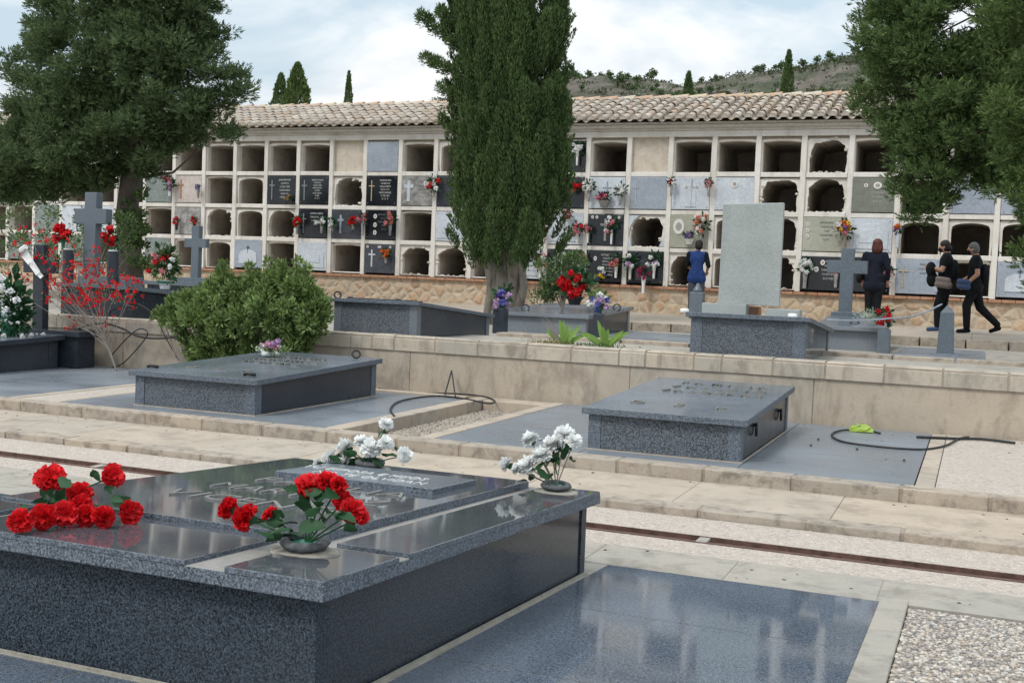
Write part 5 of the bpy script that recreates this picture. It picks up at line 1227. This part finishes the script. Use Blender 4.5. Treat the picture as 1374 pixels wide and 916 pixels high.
def silkleaf(c_, d, L_, parent, curl=.3):
    d = unit(np.array(d, float)); s_ = unit(np.cross(d, rng.normal(size=3)+[0, 0, .1])); nn = np.cross(s_, d); V = []
    for j in range(7):
        t = j/6; w = L_*.29*math.sin(math.pi*min(1, t*.9+.08))**.8*(1+(.12 if j % 2 else -.08)); c2 = c_+d*L_*t+nn*(-curl*L_*t*t)
        V += [c2-s_*w+nn*w*.35, c2, c2+s_*w+nn*w*.35]
    build('leaf', MB().add(V, [(3*j+i, 3*j+i+1, 3*j+i+4, 3*j+i+3) for j in range(6) for i in (0, 1)]), M['leaf'], parent, smooth=True)
def arrangement(label, pot, heads, mat, leaves, Y0, narrow=False, n=44, stemc='stem', heap=False):
    P0 = np.array(pot, float); T = thing('flower_arrangement', label, 'artificial flowers', P0, 'silk flower arrangements on the foreground tomb')
    for hx, hy, r in heads:
        Yh = Y0+random.uniform(-.03, .03); c_ = ony(hx, hy, Yh); rr = r*mpp(hx, hy, Yh)*(1.14 if narrow else 1.04)
        if heap:
            c2 = onS(hx, hy, .403+rr*.85)
            if c2[1] < Yh+.02: c_ = c2; rr = r*mpp(hx, hy, c_[1])*1.02
        ax = unit((c_-P0)*np.array([1, 1, .7])+np.array([0, -.05, .05])+rng.normal(size=3)*.02)
        carnation(c_-ax*rr*.25, ax, rr, n, mat, T, narrow)
        mid = (P0+c_)/2+np.array([0, 0, .01]); st = MB().tube([P0+[0, 0, .02], mid, c_-ax*rr*.6], .003, 5); build('stem', st, M[stemc], T)
        st = MB().lathe(c_-ax*rr*.75+np.array([0, 0, -.01]), [(.004, 0), (rr*.28, rr*.25), (rr*.33, rr*.5)], 8); build('calyx', st, M['stem'], T)
    leaves = leaves+[(a+random.gauss(0, 7), b+random.gauss(0, 5), c2*.8) for a, b, c2 in leaves]
    for lx, ly, L_ in leaves:
        Yl = Y0+random.uniform(-.05, .05); c_ = ony(lx, ly, Yl); d = c_-P0; d = np.array([d[0]+random.gauss(0, .05), random.gauss(-.05, .05), random.gauss(.01, .05)]); silkleaf(c_-unit(d)*L_*mpp(lx, ly, Yl)*.5, d, L_*mpp(lx, ly, Yl)*1.0, T)
    return T, P0
zA = lambda y, h=.018: S(y)+.385+h
def potring(T, P0, r, h=.03):
    build('putty_ring', MB().torus(P0+[0, 0, h], r, r*.27, (0.05, -.05, 1), 26, 8, noise=.18, sq=.8), M['oasis'], T, smooth=True)
    build('pot', MB().lathe(P0, [(r*.55, 0), (r*.8, .008), (r*.7, .02), (r*.75, h), (r*.3, h+.004)], 18), M['pot_green'], T, smooth=True)
    build('cement_patch', MB().lathe(P0+[0, 0, -.003], [(r*1.5, 0), (r*1.45, .006), (r*.9, .012)], 15, sx=1.25, sy=.95), M['glue'], T)
p = ony(409, 739, 3.06)
T, P0 = arrangement('red silk carnations in a putty ring on the near corner of the foreground tomb', (p[0], 3.06, zA(3.06)),
    [(303, 680, 16), (325, 692, 20), (359, 686, 12), (416, 646, 21), (441, 641, 17), (456, 648, 13), (462, 669, 16), (476, 682, 18), (487, 691, 13)], 'red',
    [(345, 700, 22), (352, 715, 24), (372, 712, 34), (385, 700, 30), (388, 715, 34), (410, 680, 34), (425, 672, 34), (416, 705, 38), (440, 665, 32), (400, 662, 24), (432, 690, 30), (455, 672, 26), (465, 692, 28), (472, 708, 26), (370, 690, 24), (455, 688, 24), (420, 660, 26)], 3.02)
potring(T, P0, .062)
def relayed(pot_px, Y): 
    p = ony(*pot_px, Y); return (p[0], Y, zA(Y))
Yp = 5.02; p = ony(496, 632, Yp)
T, P0 = arrangement('left white silk chrysanthemums in a putty ring at the far edge of the foreground tomb', (p[0], Yp, zA(Yp, .036)),
    [(518, 567, 10), (484, 590, 10), (497, 598, 14), (518, 592, 11), (461, 597, 13), (440, 613, 12), (463, 615, 9), (545, 609, 11), (424, 620, 7)], 'whitef',
    [(449, 615, 16), (470, 608, 18), (478, 620, 22), (490, 615, 18), (513, 598, 14), (525, 610, 18), (510, 581, 12), (538, 606, 12), (541, 618, 12), (505, 618, 20), (466, 622, 16)], Yp-.02, True, 135)
potring(T, P0, .06)
Yp = 5.06; p = ony(746, 655, Yp)
T, P0 = arrangement('white silk chrysanthemums leaning left on the far right corner of the foreground tomb', (p[0], Yp, zA(Yp)),
    [(710, 586, 12), (758, 580, 14), (740, 593, 13), (771, 590, 11), (725, 608, 14), (706, 622, 14), (677, 621, 11), (692, 627, 9)], 'whitef',
    [(720, 588, 14), (750, 600, 20), (758, 606, 22), (767, 597, 18), (768, 616, 16), (735, 620, 26), (728, 635, 24), (712, 640, 16), (687, 626, 18), (745, 625, 24), (742, 612, 22)], Yp-.02, True, 135, 'stem2')
potring(T, P0, .058)
Yp = 3.1; p = ony(40, 690, Yp)
T, P0 = arrangement('heap of red silk carnations lying on the left end of the foreground tomb', (p[0]+.06, 3.2, zA(3.2, .03)),
    [(66, 638, 21), (153, 636, 16), (107, 661, 18), (26, 699, 17), (58, 693, 19), (87, 690, 18), (117, 691, 16), (140, 693, 16), (110, 677, 15), (178, 687, 17)], 'red',
    [(58, 662, 26), (88, 648, 26), (133, 640, 26), (80, 665, 26), (162, 672, 24), (55, 672, 20), (70, 678, 22), (100, 672, 24), (145, 655, 16), (30, 680, 16)], Yp, heap=True)
build('putty_ring', MB().torus((p[0]+.02, 3.22, zA(3.2, .04)), .05, .02, (.9, -.2, .4), 22, 8, noise=.2), M['oasis'], T, smooth=True)
# ---------------------------------------------------------------- hoses and small stuff
def hose(name, label, pts, r=.012, mat='rubber', z=None, Y=None, cat='hose'):
    P_ = [onz(x, y, z) if z is not None else ony(x, y, Y) for x, y in pts]; P_ = np.array(P_); out = []
    n = len(P_)
    for i in range(n-1):
        a, b, c_, d = P_[max(0, i-1)], P_[i], P_[i+1], P_[min(n-1, i+2)]
        for k in range(8):
            t = k/8; out.append(.5*((2*b)+(-a+c_)*t+(2*a-5*b+4*c_-d)*t*t+(-a+3*b-3*c_+d)*t**3))
    out.append(P_[-1]); o = build(name, MB().tube(out, r, 8), M[mat], base=P_[0], smooth=True); tag(o, label, cat); return o
o = hose('rubber_hose', 'black rubber hose looped on the paving right of the VALLEJO tomb', [(1181, 581), (1160, 576.5), (1130, 577), (1116, 583), (1130, 592), (1170, 598), (1215, 602), (1245, 602), (1270, 597), (1287, 588), (1300, 586)], .009, z=-1.289)
o = hose('water_pipe', 'stiff dark pipe lying on gravel against the wall at the right', [(1230, 586), (1280, 588), (1320, 589), (1362, 594)], .012, z=-1.286, cat='pipe')
o = hose('rubber_hose', 'black rubber hose curling on the paving between the two tombs', [(529, 558), (524, 549), (532, 540), (555, 534), (590, 531), (625, 535), (655, 541), (664, 538), (650, 532), (612, 528), (560, 527), (527, 524), (508, 521)], .009, z=-1.289)
m_ = MB(); a, b, c_ = ony(597, 529, 11.0), ony(606, 497, 11.3), ony(611, 532, 10.9); m_.tube([a, b], .008, 6); m_.tube([b, c_], .008, 6); o = build('bent_rod', m_, M['rubber'], base=b); tag(o, 'thin black inverted V rod leaning on the retaining wall', 'rod')
o = hose('rubber_hose', 'thick black hose arching in front of the wall behind the red flowering shrub', [(96, 447), (115, 437), (140, 434), (165, 441), (185, 451), (210, 454), (240, 452)], .011, Y=11.22)
o = hose('thin_hose', 'thin black hose forming a tall loop left of the leafy bush', [(142, 430), (150, 417), (170, 408), (190, 410), (208, 425), (222, 452), (240, 484)], .007, Y=11.2)
o = hose('thin_hose', 'thin black hose crossing low behind the red flowering shrub', [(98, 492), (130, 495), (160, 490), (182, 470), (198, 448), (188, 441), (172, 452), (150, 476)], .007, Y=11.24)
p = onz(1155, 580, -1.3); T = thing('lime_plastic_bag', 'crumpled clear and lime green plastic by the wall', 'plastic litter', p)
V = []; n = 12
for j in range(5):
    for i in range(n): a = 6.283*i/n; r = .085*math.cos(j*.36)*(1+random.uniform(-.15, .15)); V.append((p[0]+r*math.cos(a)*1.3, p[1]+.05+r*math.sin(a)*.6, p[2]+.07*math.sin(j*.4)+random.uniform(0, .008)))
build('lime_sheet', MB().add(V, [(j*n+i, j*n+(i+1) % n, (j+1)*n+(i+1) % n, (j+1)*n+i) for j in range(4) for i in range(n)]), M['lime'], T)
P_ = np.array([[p[0], p[1]+.05, p[2]+.05]])+rng.normal(size=(7, 3))*np.array([.035, .02, .01]); build('clear_sheet', MB().quads(leafq(P_, rdir(7, .5), .05, .05)), M['white'], T)
for i, (x, y) in enumerate(((1213, 618), (1088, 598), (1098, 590), (1150, 603))):
    p = onz(x, y, -1.3); o = build('dry_debris', MB().add(iv*.012+p+[0, 0, .006], itf), M['barkd'], base=p); tag(o, 'small dark crumb of dry dirt on the granite paving by the hose', 'debris', 'dirt crumbs on the paving')
lit = MB()
for _ in range(190):
    z_, y0_, y1_ = random.choice([(-1.389, 7.15, 7.95), (-1.389, 7.75, 7.97), (-1.302, 8.2, 11.25), (-1.43, 5.54, 5.95), (-1.302, 10.9, 11.3), (-.66, 18.1, 23.8)]); y_ = random.uniform(y0_, y1_); x_ = random.uniform(-12*y_/10, .06*y_)
    sz = random.uniform(.003, .008); lit.add(iv*sz*np.array([1.6, 1, .4])*(1+rng.uniform(-.3, .3, (12, 1)))+np.array([x_, y_, z_+sz*.3]), itf)
o = build('leaf_litter', lit, M['barkd']); tag(o, 'tiny scattered crumbs of dry leaf litter on the paths and paving', 'leaf litter', kind='stuff')
# ---------------------------------------------------------------- people
def sph(c_, r, n=14, m=9):
    r = np.array(r if hasattr(r, '__len__') else (r, r, r), float); V = []; f = []
    for j in range(1, m):
        for i in range(n): a, b = 2*math.pi*i/n, math.pi*j/m; V.append(np.array(c_)+r*[math.sin(b)*math.cos(a), math.sin(b)*math.sin(a), math.cos(b)])
    for j in range(m-2):
        for i in range(n): f.append((j*n+i, (j+1)*n+i, (j+1)*n+(i+1) % n, j*n+(i+1) % n))
    V.append(np.array(c_)+[0, 0, r[2]]); V.append(np.array(c_)-[0, 0, r[2]]); k = (m-1)*n
    for i in range(n): f.append((k, i, (i+1) % n)); f.append((k+1, (m-2)*n+(i+1) % n, (m-2)*n+i))
    return V, f
def blob(name, parts, mat, parent, loc, rot, scale=1., vox=.013, sm=6):
    """parts: ('s',c,r) ellipsoid or ('c',p0,r0,p1,r1[,flat]) tapered limb; merged into one continuous surface"""
    mb = MB()
    for p_ in parts:
        if p_[0] == 's': mb.add(*sph(p_[1], p_[2]))
        else:
            a, b = np.array(p_[1], float), np.array(p_[3], float); k = 7
            pts = [a+(b-a)*i/(k-1) for i in range(k)]; rr = [p_[2]+(p_[4]-p_[2])*i/(k-1) for i in range(k)]
            mb.tube(pts, rr, 12); mb.add(*sph(a, p_[2])); mb.add(*sph(b, p_[4]))
    V = np.concatenate(mb.v)*scale; me = bpy.data.meshes.new(name); me.from_pydata(V.tolist(), [], mb.f); me.update()
    o = bpy.data.objects.new(name, me); col.objects.link(o)
    m = o.modifiers.new('r', 'REMESH'); m.mode = 'VOXEL'; m.voxel_size = vox; m.use_smooth_shade = True
    m2 = o.modifiers.new('s', 'SMOOTH'); m2.iterations = sm; m2.factor = .5
    bpy.context.view_layer.update()
    me2 = bpy.data.meshes.new_from_object(o.evaluated_get(bpy.context.evaluated_depsgraph_get())); me2.name = name
    bpy.data.objects.remove(o); bpy.data.meshes.remove(me)
    me2.materials.clear(); me2.materials.append(M[mat]); me2.polygons.foreach_set('use_smooth', [True]*len(me2.polygons))
    me2.transform(Matrix.Rotation(rot, 4, 'Z')); return link_mesh(name, me2, parent)
def hand(p_, d, side=1):
    p_ = np.array(p_, float); d = unit(np.array(d, float)); s_ = unit(np.cross(d, [0, 1, .2])) if abs(d[2]) > .5 else unit(np.cross(d, [0, 0, 1])); out = [('c', p_, .026, p_+d*.07, .030)]
    for i, l in enumerate((.062, .074, .070, .052)):
        b = p_+d*.085+s_*(.030-.020*i); out.append(('c', b, .0095, b+d*l*.9+np.array([0, 0, -.004*i]), .0075))
    out.append(('c', p_+s_*.028+d*.02, .012, p_+s_*.058+d*.065, .009)); return out
def person(label, feetp, rotz, H, pose, wear):
    T = thing('person', label, 'person', feetp, 'visitors on the upper path'); k = H/1.62; rot = rotz
    J = dict(hip=(0, 0, .86), chest=(0, .01, 1.20), neck=(0, .0, 1.38), head=(0, .02, 1.50), sl=(-.17, 0, 1.32), sr=(.17, 0, 1.32), hl=(-.085, 0, .84), hr=(.085, 0, .84)); J.update(pose)
    J = {a: np.array(b, float) for a, b in J.items()}
    def Bdy(parts, n, m, **q): return blob(n, parts, m, T, feetp, rot, k, **q)
    body = [('s', J['hip'], (.155, .11, .12)), ('c', J['hip'], .105, J['chest'], .115), ('s', J['chest'], (.15, .10, .16)), ('c', J['chest']+[0, 0, .08], .075, J['neck'], .05), ('c', J['neck'], .048, J['head']-[0, 0, .04], .048), ('s', J['head'], (.072, .088, .105)),
            ('s', J['head']+[0, .088, -.018], (.013, .018, .02)), ('s', J['head']+[.072, .0, -.01], (.012, .018, .028)), ('s', J['head']+[-.072, .0, -.01], (.012, .018, .028)), ('s', J['head']+[0, .05, -.075], (.035, .035, .025))]
    for s_ in 'lr':
        body += [('c', J['s'+s_], .055, J['e'+s_], .040), ('c', J['e'+s_], .040, J['w'+s_], .026), ('c', J['h'+s_], .085, J['k'+s_], .055), ('c', J['k'+s_], .055, J['a'+s_], .036), ('c', J['a'+s_]+[0, -.02, -.03], .035, J['t'+s_], .028)]
        body += hand(J['w'+s_], J['w'+s_]-J['e'+s_]+J.get('hd'+s_, np.zeros(3)), 1)
    Bdy(body, 'body', 'skin', vox=.011, sm=3)
    tr = [('s', J['hip'], (.17, .125, .13)), ('c', J['hip']+[0, 0, .04], .12, J['hip']+[0, 0, .10], .118)]
    for s_ in 'lr': tr += [('c', J['h'+s_], .10, J['k'+s_], .078), ('c', J['k'+s_], .078, J['a'+s_]+[0, 0, .02], .060)]
    Bdy(tr, 'trousers', wear['trousers'], sm=4)
    top = [('c', J['hip']+[0, 0, wear.get('hem', .02)], wear.get('hw', .135), J['chest']+[0, 0, -.06], .125), ('s', J['hip']+[0, 0, .05], (.180, .135, .12)), ('c', J['hip']+[-.075, 0, wear.get('hem', .02)-.02], .13, J['hip']+[.075, 0, wear.get('hem', .02)-.02], .13), ('s', J['chest']+[0, 0, .02], (.178, .125, .17)), ('c', J['sl']+[.03, 0, .0], .062, J['sr']+[-.03, 0, 0], .062), ('c', J['chest']+[0, 0, .12], .09, J['neck']+[0, 0, -.02], .062)]
    for s_ in 'lr':
        e_ = J['e'+s_]; a = J['s'+s_]
        if wear.get('sleeve', 'short') == 'short': top.append(('c', a, .068, a*.45+e_*.55, .060))
        elif wear['sleeve'] == 'long': top += [('c', a, .070, e_, .058), ('c', e_, .058, e_*.1+J['w'+s_]*.9, .042)]
    Bdy(top, 'blouse' if wear['top'] != 'cl_blue' else 'vest', wear['top'], sm=4)
    if wear.get('under'):
        un = []
        for s_ in 'lr': a, e_ = J['s'+s_], J['e'+s_]; un.append(('c', a, .062, e_, .052))
        Bdy(un, 'sleeves', wear['under'], sm=3)
    hr = [('s', J['head']+[0, -.012, .03], (.086, .094, .095)), ('s', J['head']+[0, -.03, -.01], (.084, .085, .09))]
    if wear['hair'] == 'long': hr += [('s', J['head']+[0, -.035, -.06], (.105, .08, .10)), ('s', J['head']+[.07, -.01, -.05], (.035, .06, .10)), ('s', J['head']+[-.07, -.01, -.05], (.035, .06, .10)), ('s', J['head']+[0, -.01, .045], (.095, .10, .09))]
    if wear['hair'] == 'bun': hr += [('s', J['head']+[0, -.085, -.03], (.05, .05, .055))]
    Bdy(hr, 'hair', wear['hairm'], vox=.011, sm=2)
    if wear.get('mask'): Bdy([('s', J['head']+[0, .055, -.055], (.058, .050, .048))], 'face_mask', 'cl_black', vox=.009, sm=2)
    for s_ in 'lr': Bdy([('c', J['a'+s_]+[0, -.03, -.045], .042, J['t'+s_]+[0, 0, .0], .036), ('s', J['a'+s_]+[0, .0, -.02], (.042, .05, .04))], 'shoe', wear.get('shoe', 'cl_black'), vox=.010, sm=2)
    return T, J, k, Bdy
def feet(px, ytop, z, Y, H=None):
    p = ony(px, ytop, Y); return np.array([p[0], Y, z]), p[2]-z
# woman in blue vest, seen from behind (faces the wall)
f_, H = feet(937, 322, -.66, 22.9)
person('person in a blue vest and grey trousers seen from behind at the niches', f_, R(8), H,
  dict(el=(-.22, .04, 1.08), wl=(-.17, .22, 1.02), er=(.24, -.02, 1.08), wr=(.20, .14, .96), kl=(-.09, .01, .46), al=(-.09, -.01, .09), tl=(-.10, .13, .035), kr=(.10, .03, .46), ar=(.10, -.02, .09), tr=(.12, .12, .035), head=(.02, .03, 1.50)),
  dict(trousers='cl_grey', top='cl_blue', sleeve='none', under='cl_black', hair='short', hairm='hair_dk', hem=-.04, hw=.15))
# woman in black blazer with auburn hair
f_, H = feet(1176, 321, -.66, 22.9)
T, J, k, B_ = person('person with auburn hair in a black blazer and trousers seen from behind', f_, R(-6), H,
  dict(el=(-.24, -.01, 1.08), wl=(-.23, .10, .86), er=(.24, .0, 1.08), wr=(.23, .10, .86), kl=(-.08, .01, .46), al=(-.07, -.01, .09), tl=(-.09, .13, .035), kr=(.08, .01, .46), ar=(.07, -.02, .09), tr=(.09, .12, .035), head=(.03, .0, 1.50)),
  dict(trousers='cl_black', top='cl_navy', sleeve='long', hair='long', hairm='hair_au', hem=-.10, hw=.155))
B_([('s', (-.27, -.02, .88), (.06, .09, .10)), ('c', (-.27, -.02, .92), .012, (-.17, -.02, 1.34), .012)], 'shoulder_bag', 'cl_black')
# two walking women, facing -X
f_, H = feet(1272, 322, -.66, 21.0)
T, J, k, B_ = person('person with dark hair and a taupe shoulder bag walking left, wearing black and a mask', f_, R(90), H,
  dict(el=(-.21, .06, 1.08), wl=(-.14, .26, 1.13), er=(.21, .05, 1.06), wr=(.10, .25, 1.10), hdl=(.12, .1, .0), hdr=(-.1, .1, 0), kl=(-.08, .10, .47), al=(-.08, .09, .10), tl=(-.08, .24, .035), kr=(.08, .02, .46), ar=(.08, -.10, .10), tr=(.08, .03, .035), head=(0, .05, 1.50), chest=(0, .0, 1.2)),
  dict(trousers='cl_black', top='cl_black', hair='bun', hairm='hair_dk', mask=True, hem=-.05, hw=.15, shoe='denim'))
B_([('s', (-.12, .25, 1.10), (.12, .09, .13)), ('s', (-.10, .22, .92), (.08, .10, .14))], 'folded_jacket', 'cl_black')
B_([('c', (-.25, -.04, .90), .06, (-.25, .12, .93), .05), ('c', (-.25, -.06, .82), .065, (-.25, .12, .84), .06)], 'shoulder_bag', 'bag')
B_([('c', (-.25, .0, .88), .012, (-.12, -.01, 1.38), .012)], 'bag_strap', 'cl_navy')
B_([('s', (.0, -.13, 1.10), (.13, .08, .19)), ('c', (0, -.14, 1.0), .08, (0, -.13, 1.2), .07)], 'backpack', 'cl_black')
f_, H = feet(1312, 325, -.66, 20.8)
T, J, k, B_ = person('person with short grey hair and a mask striding left, hand on a denim bag', f_, R(90), H,
  dict(el=(-.24, -.03, 1.05), wl=(-.22, .14, .88), er=(.22, .05, 1.05), wr=(.18, .20, .95), kl=(-.08, .12, .50), al=(-.08, .10, .10), tl=(-.08, .24, .035), kr=(.08, -.10, .47), ar=(.08, -.40, .16), tr=(.08, -.30, .06), head=(0, .07, 1.50), hdl=(0, .02, -.05)),
  dict(trousers='cl_black', top='cl_black', hair='short', hairm='hair_gr', mask=True, hem=-.02, hw=.145))
B_([('c', (-.22, .12, .90), .055, (-.22, .26, .92), .05), ('c', (-.22, .12, .82), .055, (-.22, .26, .83), .05)], 'handbag', 'denim')
B_([('s', (.0, -.14, 1.06), (.13, .09, .19)), ('c', (0, -.15, .96), .08, (0, -.14, 1.16), .07)], 'backpack', 'cl_black')
